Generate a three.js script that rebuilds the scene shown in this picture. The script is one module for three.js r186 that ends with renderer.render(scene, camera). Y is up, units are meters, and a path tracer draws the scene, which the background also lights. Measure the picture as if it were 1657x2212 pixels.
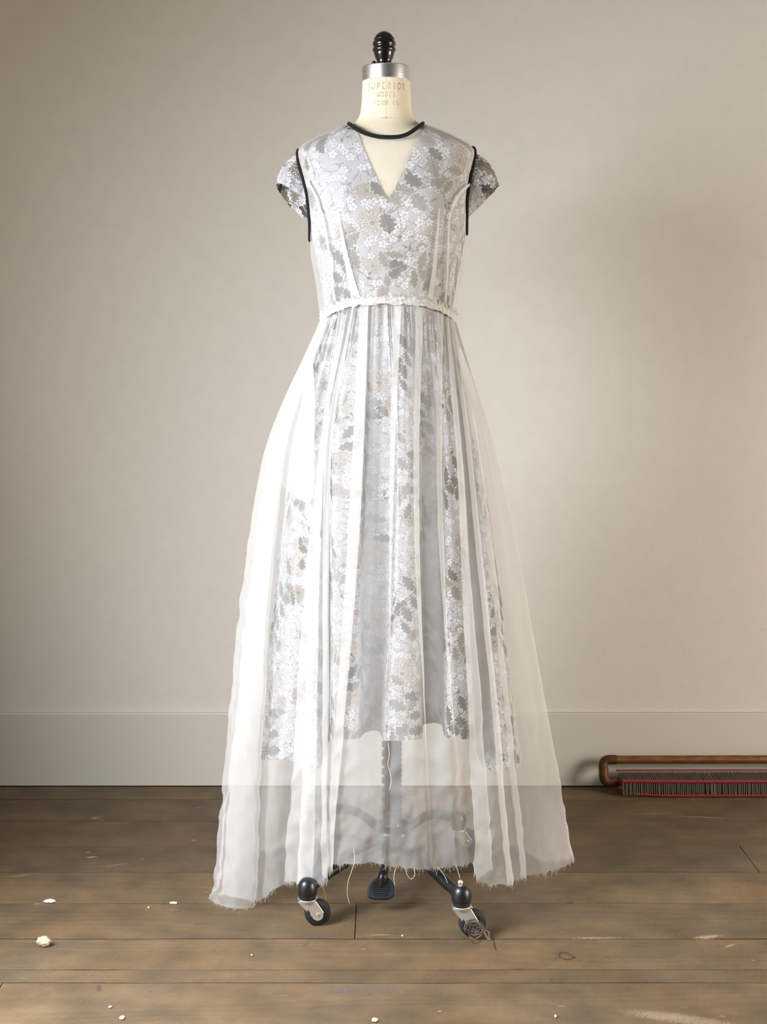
import * as THREE from 'three';
import { mergeGeometries, mergeVertices } from 'three/addons/utils/BufferGeometryUtils.js';
import { RoundedBoxGeometry } from 'three/addons/geometries/RoundedBoxGeometry.js';
import { RectAreaLightUniformsLib } from 'three/addons/lights/RectAreaLightUniformsLib.js';
import { createNoise2D, createNoise3D } from 'simplex-noise';

// ------------------------------------------------------------------ camera, sky, light, exposure
const scene = new THREE.Scene();
const FOCAL = 3100, IMG_W = 1657, IMG_H = 2212, HORIZON = 800;
const camera = new THREE.PerspectiveCamera(2 * Math.atan(IMG_H / 2 / FOCAL) * 180 / Math.PI, IMG_W / IMG_H, 0.05, 60);
camera.position.set(0, 1.2, 3.26);
camera.rotation.set(-Math.atan((IMG_H / 2 - HORIZON) / FOCAL), 0, 0);
camera.updateMatrixWorld(true);
scene.add(camera);
scene.background = new THREE.Color(0.5, 0.55, 0.62);

RectAreaLightUniformsLib.init();
const ROOM = { left: -1.3, right: 3.5, back: 0, front: 12.0, height: 4.2 };   // back is set from the photograph below
const WIN = { z0: 0.72, z1: 2.0, y0: 0.8, y1: 2.15 }, ADDED_ALCOVE_DEPTH = 0.8;            // window in an added alcove; its unseen corner keeps light off the back wall
const WIN2 = { z0: 0.5, z1: 2.0, y0: 0.45, y1: 1.75 };                          // opening in the right wall, out of view
const daylight = new THREE.RectAreaLight(new THREE.Color(0.92, 0.975, 1.055), 39, WIN.z1 - WIN.z0 - 0.1, 1.0);   // the bright upper sky seen through the added alcove
daylight.name = 'window_daylight';
daylight.position.set(ROOM.left - 0.42, 1.68, (WIN.z0 + WIN.z1) / 2);
daylight.lookAt(ROOM.left - 0.42 + 1, 1.68 - 1.55, (WIN.z0 + WIN.z1) / 2);
scene.add(daylight);
const daylight2 = new THREE.RectAreaLight(new THREE.Color(1.0, 0.91, 0.79), 18, WIN2.z1 - WIN2.z0 - 0.1, WIN2.y1 - WIN2.y0 - 0.1);
daylight2.name = 'window_daylight';
daylight2.position.set(ROOM.right - 0.1, (WIN2.y0 + WIN2.y1) / 2, (WIN2.z0 + WIN2.z1) / 2);
daylight2.lookAt(ROOM.right - 1.1, (WIN2.y0 + WIN2.y1) / 2 - 0.6, (WIN2.z0 + WIN2.z1) / 2);
scene.add(daylight2);

const renderer = new THREE.WebGLRenderer();
renderer.toneMapping = THREE.LinearToneMapping;
renderer.toneMappingExposure = 1.36;
renderer.shadowMap.enabled = true;

// ------------------------------------------------------------------ helpers
function rng(seed) { let s = seed | 0; return () => { s = (s + 0x6d2b79f5) | 0; let t = Math.imul(s ^ (s >>> 15), 1 | s); t = (t + Math.imul(t ^ (t >>> 7), 61 | t)) ^ t; return ((t ^ (t >>> 14)) >>> 0) / 4294967296; }; }
const n2 = createNoise2D(rng(11)), n3 = createNoise3D(rng(12));
const V3 = (x, y, z) => new THREE.Vector3(x, y, z);
const clamp = (x, a, b) => Math.min(b, Math.max(a, x));
const lerp = (a, b, t) => a + (b - a) * t;
const smooth = (a, b, x) => { const t = clamp((x - a) / (b - a), 0, 1); return t * t * (3 - 2 * t); };
// a pixel of the photograph and a depth plane (world z) give a point
function P(px, py, z = 0) {
  const d = V3((px - IMG_W / 2) / FOCAL, -(py - IMG_H / 2) / FOCAL, -1).transformDirection(camera.matrixWorld);
  return camera.position.clone().addScaledVector(d, (z - camera.position.z) / d.z);
}
// where the ray through a pixel meets the horizontal plane y = h
function F(px, py, h = 0) {
  const d = V3((px - IMG_W / 2) / FOCAL, -(py - IMG_H / 2) / FOCAL, -1).transformDirection(camera.matrixWorld);
  return camera.position.clone().addScaledVector(d, (h - camera.position.y) / d.y);
}
// monotone cubic interpolation through a table
function pchip(xs, ys) {
  const n = xs.length, h = [], del = [], m = new Array(n).fill(0);
  for (let i = 0; i < n - 1; i++) { h.push(xs[i + 1] - xs[i]); del.push((ys[i + 1] - ys[i]) / h[i]); }
  m[0] = del[0]; m[n - 1] = del[n - 2];
  for (let i = 1; i < n - 1; i++) {
    if (del[i - 1] * del[i] <= 0) m[i] = 0;
    else { const w1 = 2 * h[i] + h[i - 1], w2 = h[i] + 2 * h[i - 1]; m[i] = (w1 + w2) / (w1 / del[i - 1] + w2 / del[i]); }
  }
  return (x) => {
    if (x <= xs[0]) return ys[0];
    if (x >= xs[n - 1]) return ys[n - 1];
    let i = 0; while (x > xs[i + 1]) i++;
    const t = (x - xs[i]) / h[i], t2 = t * t, t3 = t2 * t;
    return (2 * t3 - 3 * t2 + 1) * ys[i] + (t3 - 2 * t2 + t) * h[i] * m[i] + (-2 * t3 + 3 * t2) * ys[i + 1] + (t3 - t2) * h[i] * m[i + 1];
  };
}
const table = (rows, k = 1) => pchip(rows.map((r) => r[0]), rows.map((r) => r[k]));
function grid(nu, nv, fn) {   // fn(i / nu, j / nv) gives { p, u, v }
  const pos = new Float32Array((nu + 1) * (nv + 1) * 3), uv = new Float32Array((nu + 1) * (nv + 1) * 2), idx = [];
  for (let j = 0, k = 0; j <= nv; j++) for (let i = 0; i <= nu; i++, k++) {
    const r = fn(i / nu, j / nv);
    pos.set([r.p.x, r.p.y, r.p.z], k * 3); uv.set([r.u ?? i / nu, r.v ?? j / nv], k * 2);
  }
  for (let j = 0; j < nv; j++) for (let i = 0; i < nu; i++) { const a = j * (nu + 1) + i, b = a + 1, c = a + nu + 1, d = c + 1; idx.push(a, c, b, b, c, d); }
  const g = new THREE.BufferGeometry();
  g.setAttribute('position', new THREE.BufferAttribute(pos, 3)); g.setAttribute('uv', new THREE.BufferAttribute(uv, 2)); g.setIndex(idx);
  g.computeVertexNormals();
  return g;
}
function weldSeam(g, nu, nv) {   // equal normals on both ends of a closed row
  const n = g.attributes.normal;
  for (let j = 0; j <= nv; j++) {
    const a = j * (nu + 1), b = a + nu, x = n.getX(a) + n.getX(b), y = n.getY(a) + n.getY(b), z = n.getZ(a) + n.getZ(b), l = Math.hypot(x, y, z) || 1;
    n.setXYZ(a, x / l, y / l, z / l); n.setXYZ(b, x / l, y / l, z / l);
  }
  return g;
}
function tube(points, r, sides = 6, seg = 0, closed = false) {
  const c = new THREE.CatmullRomCurve3(points, closed, 'centripetal');
  const g = new THREE.TubeGeometry(c, seg || points.length * 6, 1, sides, closed);
  const p = g.attributes.position, n = g.attributes.normal, rr = typeof r === 'function' ? r : () => r, ring = sides + 1, rows = p.count / ring;
  for (let i = 0; i < p.count; i++) {
    const t = Math.floor(i / ring) / (rows - 1), k = rr(t);
    p.setXYZ(i, p.getX(i) - n.getX(i) * (1 - k), p.getY(i) - n.getY(i) * (1 - k), p.getZ(i) - n.getZ(i) * (1 - k));
  }
  if (!closed) {   // close the ends
    const caps = [];
    for (const e of [0, rows - 1]) { const q = points[e ? points.length - 1 : 0], s = new THREE.SphereGeometry(rr(e ? 1 : 0), sides, 4); s.translate(q.x, q.y, q.z); caps.push(s); }
    if (rr(0) > 0.002) return mergeGeometries([g, ...caps]);
  }
  return g;
}
const taken = {};
function numbered(name) { const k = taken[name] ?? 0; taken[name] = k + 1; return k ? name + '_' + String(k).padStart(3, '0') : name; }
function mesh(name, geometry, material, parent) { const m = new THREE.Mesh(geometry, material); m.name = name; m.castShadow = m.receiveShadow = true; parent.add(m); return m; }
function thing(name, label, category, extra = {}) { const g = new THREE.Group(); g.name = numbered(name); g.userData = { label, category, ...extra }; scene.add(g); return g; }
function single(name, geometry, material, label, category, extra = {}) { const m = mesh(numbered(name), geometry, material, scene); m.userData = { label, category, ...extra }; return m; }
function structure(name, label, category, geometry, material) {
  const o = geometry ? mesh(name, geometry, material, scene) : new THREE.Group();
  o.name = name; o.userData = { kind: 'structure', label, category };
  if (!geometry) scene.add(o);
  return o;
}
function box(x0, x1, y0, y1, z0, z1) { const g = new THREE.BoxGeometry(x1 - x0, y1 - y0, z1 - z0); g.translate((x0 + x1) / 2, (y0 + y1) / 2, (z0 + z1) / 2); return g; }
function lathe(profile, seg = 48) { return new THREE.LatheGeometry(profile.map(([r, y]) => new THREE.Vector2(r, y)), seg); }
function canvasOf(w, h) { const c = document.createElement('canvas'); c.width = w; c.height = h; return c; }
function texOf(canvas, srgb = true) { const t = new THREE.CanvasTexture(canvas); t.wrapS = t.wrapT = THREE.RepeatWrapping; t.magFilter = THREE.LinearFilter; if (srgb) t.colorSpace = THREE.SRGBColorSpace; return t; }
function dataTex(w, h, fn, srgb = true) {   // fn(x, y, out) writes r g b in 0..255; row 0 is v = 0
  const d = new Uint8Array(w * h * 4), o = [0, 0, 0];
  for (let y = 0, k = 0; y < h; y++) for (let x = 0; x < w; x++, k += 4) { fn(x, y, o); d[k] = clamp(o[0], 0, 255); d[k + 1] = clamp(o[1], 0, 255); d[k + 2] = clamp(o[2], 0, 255); d[k + 3] = 255; }
  const t = new THREE.DataTexture(d, w, h); t.wrapS = t.wrapT = THREE.MirroredRepeatWrapping; t.magFilter = THREE.LinearFilter; t.minFilter = THREE.LinearFilter;
  if (srgb) t.colorSpace = THREE.SRGBColorSpace; t.needsUpdate = true;
  return t;
}
const fbm = (x, y, oct = 4) => { let s = 0, a = 0.5; for (let i = 0; i < oct; i++) { s += a * n2(x, y); x = x * 2.03 + 7.1; y = y * 2.03 - 3.7; a *= 0.5; } return s; };

const BACK = F(828, 1696).z;          // the wall's foot
ROOM.back = BACK;
const ADDED_ALCOVE_X = ROOM.left - ADDED_ALCOVE_DEPTH;

// ------------------------------------------------------------------ materials of the room
const wallBump = dataTex(512, 512, (x, y, o) => { const v = 128 + 50 * fbm(x / 9, y / 9, 3) + 40 * fbm(x / 60, y / 60, 2); o[0] = o[1] = o[2] = v; }, false);
const wallColor = dataTex(512, 512, (x, y, o) => { const v = 1 + 0.012 * fbm(x / 70, y / 70, 3) + 0.012 * n2(x / 1.7, y / 1.7); o[0] = 204 * v; o[1] = 199 * v; o[2] = 191 * v; });
const wallMat = new THREE.MeshStandardMaterial({ name: 'wall_paint', map: wallColor, roughness: 0.85, bumpMap: wallBump, bumpScale: 0.0006 });
const trimMat = new THREE.MeshStandardMaterial({ name: 'trim_paint', color: new THREE.Color('#c6c1b8'), roughness: 0.6, bumpMap: wallBump, bumpScale: 0.0003 });
const ceilMat = new THREE.MeshStandardMaterial({ name: 'ceiling_paint', color: new THREE.Color('#c4bfb7'), roughness: 0.9 });
const frameMat = new THREE.MeshStandardMaterial({ name: 'window_paint', color: new THREE.Color('#dcd8cf'), roughness: 0.5 });
const glassMat = new THREE.MeshPhysicalMaterial({ name: 'window_glass', color: 0xffffff, transmission: 1, thickness: 0, roughness: 0, ior: 1.5 });
const gapMat = new THREE.MeshStandardMaterial({ name: 'dark_gap_wood', color: new THREE.Color('#2a2018'), roughness: 1 });

// floor boards: joints read from the photograph, in floor depth
const JOINTS = [1727, 1773.5, 1826, 1884, 1951, 2027.5, 2094, 2122].map((y) => F(828, y).z);
const rows = [BACK - 0.04, ...JOINTS];
while (rows[rows.length - 1] < ROOM.front) rows.push(rows[rows.length - 1] + 0.195 + 0.012 * Math.sin(rows.length * 2.3));
rows[rows.length - 1] = ROOM.front;
const FLOOR_W = 2.4, FLOOR_X0 = -1.2, FLOOR_Z0 = BACK - 0.04, FLOOR_D = 1.8;    // the piece of floor that one texture covers
const rowAt = (z) => { let i = 0; while (i < rows.length - 2 && z > rows[i + 1]) i++; return i; };
// marks on the boards, placed where the photograph shows them: [px, py, half length, half width, turn, r, g, b, strength, grain]
const marks = [];
function mark(px, py, a, b, turn, col, s, grain = 40) { const q = F(px, py); marks.push({ x: q.x, z: q.z, a, b, c: Math.cos(turn), s: Math.sin(turn), col, k: s, grain }); }
const PAINT = [196, 184, 164], DIRT = [62, 52, 46], SCUFF = [158, 140, 116];
mark(206, 1768, 0.011, 0.005, 0.5, PAINT, 0.75); mark(205, 1765, 0.018, 0.003, 0.7, PAINT, 0.5); mark(35, 1759, 0.02, 0.003, 0.3, PAINT, 0.4);
mark(198, 1852, 0.014, 0.0035, 0.1, PAINT, 0.85); mark(190, 1842, 0.007, 0.003, 0.3, PAINT, 0.7); mark(250, 1869, 0.03, 0.004, 0.5, PAINT, 0.35, 70); mark(40, 1892, 0.024, 0.003, 0.3, PAINT, 0.4, 70);
mark(83, 1953, 0.012, 0.002, 0, PAINT, 0.6); mark(372, 1966, 0.014, 0.002, 0, PAINT, 0.45);
mark(208, 1934, 0.007, 0.0035, 0.4, DIRT, 0.8, 20); mark(240, 1880, 0.006, 0.003, 0.3, DIRT, 0.7, 20); mark(405, 1826, 0.005, 0.003, 0, DIRT, 0.8, 20);
mark(430, 1996, 0.014, 0.008, 0.6, DIRT, 0.42, 60); mark(460, 1768, 0.03, 0.012, 0.3, DIRT, 0.3, 60); mark(214, 2135, 0.005, 0.016, 0.2, DIRT, 0.75, 90); mark(203, 2106, 0.005, 0.003, 0.2, DIRT, 0.7, 20);
mark(660, 2040, 0.0035, 0.011, -0.5, DIRT, 0.55, 90); mark(668, 2032, 0.002, 0.008, -0.5, DIRT, 0.5, 90);
mark(770, 2138, 0.075, 0.019, 0.0, [92, 80, 72], 0.75, 45); mark(785, 2116, 0.03, 0.007, 0.1, [78, 66, 62], 0.7, 50); mark(735, 2142, 0.03, 0.01, 0.2, [88, 78, 72], 0.6, 45); mark(575, 2132, 0.02, 0.012, 0.1, [100, 88, 76], 0.5, 50);
mark(820, 2020, 0.03, 0.003, 0.05, [188, 168, 140], 0.5, 80); mark(850, 2018, 0.018, 0.002, 0, DIRT, 0.6, 80);
mark(1530, 2024, 0.03, 0.008, 0.2, PAINT, 0.55, 60); mark(1575, 2043, 0.02, 0.004, 0.6, PAINT, 0.45, 60); mark(1290, 2026, 0.05, 0.004, 0.02, [192, 174, 148], 0.45, 60);
mark(1470, 1900, 0.018, 0.007, 0.1, DIRT, 0.6, 50); mark(1590, 1917, 0.01, 0.005, 0, DIRT, 0.5, 50); mark(1483, 1932, 0.005, 0.003, 0, DIRT, 0.85, 20); mark(1322, 1940, 0.006, 0.002, 0, DIRT, 0.9, 20); mark(1232, 1950, 0.008, 0.002, 0, DIRT, 0.9, 20);
mark(1240, 1800, 0.012, 0.002, 0, DIRT, 0.8, 20); mark(1355, 1807, 0.009, 0.004, 0, DIRT, 0.5, 40); mark(1434, 1736, 0.004, 0.003, 0, DIRT, 0.7, 20); mark(1520, 1765, 0.07, 0.006, -0.12, [176, 158, 128], 0.5, 70); mark(1420, 1757, 0.05, 0.008, 0.1, [164, 146, 120], 0.45, 70);
mark(1191, 2115, 0.004, 0.004, 0, DIRT, 0.9, 20); mark(1380, 2044, 0.02, 0.006, 0, DIRT, 0.35, 60); mark(1312, 2067, 0.008, 0.004, 0, DIRT, 0.45, 60); mark(1470, 2200, 0.1, 0.02, -0.3, [186, 168, 142], 0.45, 60); mark(1560, 2045, 0.012, 0.004, -0.4, DIRT, 0.6, 60);
mark(1280, 1706, 0.03, 0.008, 0, DIRT, 0.6, 60); mark(130, 1820, 0.03, 0.012, 0, DIRT, 0.35, 60); mark(680, 2075, 0.03, 0.012, 0, [104, 92, 76], 0.4, 60); mark(1175, 1960, 0.01, 0.002, 0, DIRT, 0.7, 40); mark(1225, 1928, 0.012, 0.002, 0, DIRT, 0.6, 40);
{ const r = rng(91); for (let i = 0; i < 90; i++) mark(r() * 1657, 1730 + r() * 480, 0.002 + r() * 0.008, 0.001 + r() * 0.002, (r() - 0.5) * 0.8, r() < 0.7 ? DIRT : PAINT, 0.25 + r() * 0.4, 40); }
const woodTone = rows.map((_, i) => 0.93 + 0.13 * (Math.sin(i * 12.9898 + 2) * 43758.5453 % 1 + 1) % 0.13);
const cell = {};
for (const m of marks) { const R = m.a + m.b + 0.01; for (let x = Math.floor((m.x - R) / 0.05); x <= Math.floor((m.x + R) / 0.05); x++) for (let z = Math.floor((m.z - R) / 0.05); z <= Math.floor((m.z + R) / 0.05); z++) (cell[x + '_' + z] ??= []).push(m); }
const FW = 2048, FH = 1536;
const woodHeight = new Uint8Array(FW * FH);
const woodMap = dataTex(FW, FH, (i, j, o) => {
  const x = FLOOR_X0 + (i + 0.5) / FW * FLOOR_W, z = FLOOR_Z0 + (j + 0.5) / FH * FLOOR_D, r = rowAt(z), ox = r * 3.71;
  const warp = 0.03 * n2(x * 1.3 + ox, z * 6 + ox);
  const ring = Math.sin((z * 95 + warp * 110 + 2.2 * n2(x * 0.8 + ox, z * 9 - ox)) * 1.7);
  const fine = n2(x * 24 + ox, z * 700), fibre = n2(x * 90 + ox, z * 1500), blotch = fbm(x * 5 + ox, z * 5, 5), saw = n2(x * 210 + z * 90, z * 14 + ox), fuzz = n2(x * 420, z * 420);
  let v = woodTone[r] * (1 + 0.02 * ring + 0.035 * fine + 0.03 * fibre + 0.2 * blotch + 0.035 * saw + 0.04 * fuzz);
  let R = 99 * v, G = 79 * v, B = 54 * v;
  const grey = clamp(0.35 + 0.9 * fbm(x * 2.6 - ox, z * 2.4 + 9, 4), 0, 1) * 0.3, m = (R + G + B) / 3;
  R = lerp(R, m * 1.02, grey); G = lerp(G, m, grey); B = lerp(B, m * 0.95, grey);
  // worn dark grain near the joints
  const edge = Math.min(z - rows[r], rows[r + 1] - z), e = clamp(1 - edge / (0.006 + 0.006 * n2(x * 7, r * 5.1)), 0, 1) * clamp(0.4 + n2(x * 40, r * 3.3), 0, 1) * 0.35;
  R = lerp(R, 70, e); G = lerp(G, 56, e); B = lerp(B, 44, e);
  for (const q of cell[Math.floor(x / 0.05) + '_' + Math.floor(z / 0.05)] ?? []) {
    const dx = x - q.x, dz = z - q.z, a = (dx * q.c - dz * q.s) / q.a, b = (dx * q.s + dz * q.c) / q.b, w = a * a + b * b;
    if (w > 2.5) continue;
    const k = q.k * clamp(1.25 - w + 0.9 * n2(x * q.grain * 2 + q.x * 9, z * q.grain * 5) + 0.5 * n2(x * 300, z * 300), 0, 1);
    R = lerp(R, q.col[0], k); G = lerp(G, q.col[1], k); B = lerp(B, q.col[2], k);
  }
  woodHeight[j * FW + i] = clamp(128 + 40 * fine + 26 * fibre + 34 * ring + 40 * blotch - 60 * e, 0, 255);
  o[0] = R; o[1] = G; o[2] = B;
});
const woodBump = dataTex(FW, FH, (i, j, o) => { o[0] = o[1] = o[2] = woodHeight[j * FW + i]; }, false);
const woodMat = new THREE.MeshStandardMaterial({ name: 'old_pine_board', map: woodMap, roughness: 0.62, bumpMap: woodBump, bumpScale: 0.0012 });

// ------------------------------------------------------------------ the room
const T = 0.14;
structure('wall_back', 'warm pale grey painted wall behind the dress form', 'wall', box(ADDED_ALCOVE_X - T, ROOM.right + T, -0.1, ROOM.height + 0.1, BACK - T, BACK), wallMat);
{ // uv of the back wall in metres
  const g = scene.getObjectByName('wall_back').geometry, p = g.attributes.position, u = g.attributes.uv;
  for (let i = 0; i < p.count; i++) u.setXY(i, p.getX(i) / 0.6, p.getY(i) / 0.6);
}
function wallWithOpening(name, label, x0, x1, w, extra = []) {   // a side wall with a window hole
  const s = new THREE.Shape([[BACK - T, -0.1], [ROOM.front + T, -0.1], [ROOM.front + T, ROOM.height + 0.1], [BACK - T, ROOM.height + 0.1]].map(([a, b]) => new THREE.Vector2(a, b)));
  s.holes.push(new THREE.Path([[w.z0, w.y0], [w.z0, w.y1], [w.z1, w.y1], [w.z1, w.y0]].map(([a, b]) => new THREE.Vector2(a, b))));
  const g = new THREE.ExtrudeGeometry(s, { depth: x1 - x0, bevelEnabled: false });
  g.rotateY(-Math.PI / 2); g.translate(x1, 0, 0);
  return structure(name, label, 'wall', mergeGeometries([g, ...extra.map((e) => e.toNonIndexed())]), wallMat);
}
wallWithOpening('wall_left', 'painted side wall with the daylight window and an added projection that blocks its light', ADDED_ALCOVE_X - T, ADDED_ALCOVE_X, WIN, [box(ADDED_ALCOVE_X, ROOM.left, -0.1, ROOM.height + 0.1, BACK - T, WIN.z0)]);  // box: unseen projection added to cut window light on the back wall
wallWithOpening('wall_right', 'painted side wall with the smaller window', ROOM.right, ROOM.right + T, WIN2);
structure('wall_front', 'painted wall behind the viewer', 'wall', box(ADDED_ALCOVE_X - T, ROOM.right + T, -0.1, ROOM.height + 0.1, ROOM.front, ROOM.front + T), wallMat);
structure('ceiling', 'plain painted ceiling', 'ceiling', box(ADDED_ALCOVE_X - T, ROOM.right + T, ROOM.height, ROOM.height + T, BACK - T, ROOM.front + T), ceilMat);
function windowIn(name, label, xIn, xOut, w) {
  const o = structure(name, label, 'window'), xa = Math.min(xIn, xOut), xb = Math.max(xIn, xOut), f = 0.05, zm = (w.z0 + w.z1) / 2, ym = (w.y0 + w.y1) / 2, xm = xOut + Math.sign(xIn - xOut) * 0.033;
  const bar = (y0, y1, z0, z1, d) => box(xm - d, xm + d, y0, y1, z0, z1);
  mesh('window_frame', mergeGeometries([bar(w.y0, w.y1, w.z0, w.z0 + f, 0.03), bar(w.y0, w.y1, w.z1 - f, w.z1, 0.03), bar(w.y0, w.y0 + f, w.z0 + f, w.z1 - f, 0.03), bar(w.y1 - f, w.y1, w.z0 + f, w.z1 - f, 0.03), bar(ym - 0.025, ym + 0.025, w.z0 + f, w.z1 - f, 0.025), bar(w.y0 + f, w.y1 - f, zm - 0.015, zm + 0.015, 0.02)]), frameMat, o);
  for (const [a, b] of [[w.z0 + f, zm - 0.015], [zm + 0.015, w.z1 - f]]) for (const [c, d] of [[w.y0 + f, ym - 0.025], [ym + 0.025, w.y1 - f]]) mesh('pane', bar(c, d, a, b, 0.002), glassMat, o);
  const dir = Math.sign(xIn - xOut);
  mesh('window_sill', box(Math.min(xOut, xIn + dir * 0.04), Math.max(xOut, xIn + dir * 0.04), w.y0 - 0.03, w.y0, w.z0 - 0.04, w.z1 + 0.04), frameMat, o);
}
windowIn('window_1', 'white painted sash window in the side wall', ADDED_ALCOVE_X, ADDED_ALCOVE_X - T, WIN);
windowIn('window_2', 'smaller white painted sash window', ROOM.right, ROOM.right + T, WIN2);
{ // baseboard on the back wall, with a thin gap above the boards
  const top = P(828, 1541, BACK + 0.018).y, s = new THREE.Shape([[0, 0.004], [0.018, 0.004], [0.018, top - 0.003], [0.015, top], [0, top]].map(([a, b]) => new THREE.Vector2(a, b)));
  const g = new THREE.ExtrudeGeometry(s, { depth: ROOM.right - ROOM.left, bevelEnabled: false });
  g.rotateY(Math.PI / 2); g.translate(ROOM.left, 0, 0);
  // after the turn the profile's depth points to -z: mirror it to stand out from the wall
  const p = g.attributes.position; for (let i = 0; i < p.count; i++) p.setZ(i, BACK - p.getZ(i));
  const ix = g.index; if (ix) { for (let i = 0; i < ix.count; i += 3) { const a = ix.getX(i); ix.setX(i, ix.getX(i + 1)); ix.setX(i + 1, a); } }
  else { const a = g.attributes.position, u = g.attributes.uv; for (let i = 0; i < a.count; i += 3) for (const at of [a, u]) for (let c = 0; c < at.itemSize; c++) { const k = at.array[i * at.itemSize + c]; at.array[i * at.itemSize + c] = at.array[(i + 1) * at.itemSize + c]; at.array[(i + 1) * at.itemSize + c] = k; } }
  g.computeVertexNormals();
  structure('baseboard_back', 'tall plain baseboard painted like the wall', 'baseboard', g, trimMat);
}
const floor = structure('floor', 'old worn wide pine floorboards', 'floor');
mesh('subfloor', box(ADDED_ALCOVE_X, ROOM.right, -0.1, -0.022, BACK, ROOM.front), gapMat, floor);
{
  const r = rng(5);
  const butts = rows.map(() => []);
  butts[5] = [F(768, 1995).x]; butts[3] = [F(1622, 1860).x]; butts[8] = [-0.75]; butts[2] = [1.6]; butts[4] = [1.9]; butts[6] = [1.45];
  const NX = 40;
  rows.slice(0, -1).forEach((z0, k) => {
    const z1 = rows[k + 1], cuts = [(z0 > WIN.z0 ? ADDED_ALCOVE_X : ROOM.left) + 0.004, ...(k < 9 ? butts[k] : [ROOM.left + 0.9 + r() * 2.4]), ROOM.right - 0.004];
    for (let c = 0; c < cuts.length - 1; c++) {
      const xa = cuts[c] + 0.0009, xb = cuts[c + 1] - 0.0009, dy = (r() - 0.5) * 0.0016, ph = r() * 50;
      const za = Math.max(z0, BACK + 0.001), gap = 0.0017, ch = 0.0008;
      // profile across the board: side, chamfer, top, chamfer, side
      const prof = [[0, -0.022], [0, -ch], [ch * 1.1, 0], [0.5, 0], [1 - ch * 1.1, 0], [1, -ch], [1, -0.022]];
      const g = grid(NX, 6, (u, v) => {
        const [f, h] = prof[Math.round(v * 6)], x = lerp(xa, xb, u), wob = (s) => 0.0012 * n2(x * 5 + ph, s * 9) + 0.0006 * n2(x * 40 + ph, s * 7);
        const a = za + gap + wob(1), b = z1 - gap + wob(2), zz = f === 0 ? a : f === 1 ? b : f < 0.3 ? a + 0.002 : f > 0.7 ? b - 0.002 : (a + b) / 2;
        return { p: V3(x, h + dy + 0.0006 * n2(x * 2 + ph, f * 3), zz), u: (x - FLOOR_X0) / FLOOR_W, v: (zz - FLOOR_Z0) / FLOOR_D };
      });
      const flat = g.toNonIndexed(); flat.computeVertexNormals();
      mesh('plank', flat, woodMat, floor);
    }
  });
}

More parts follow.
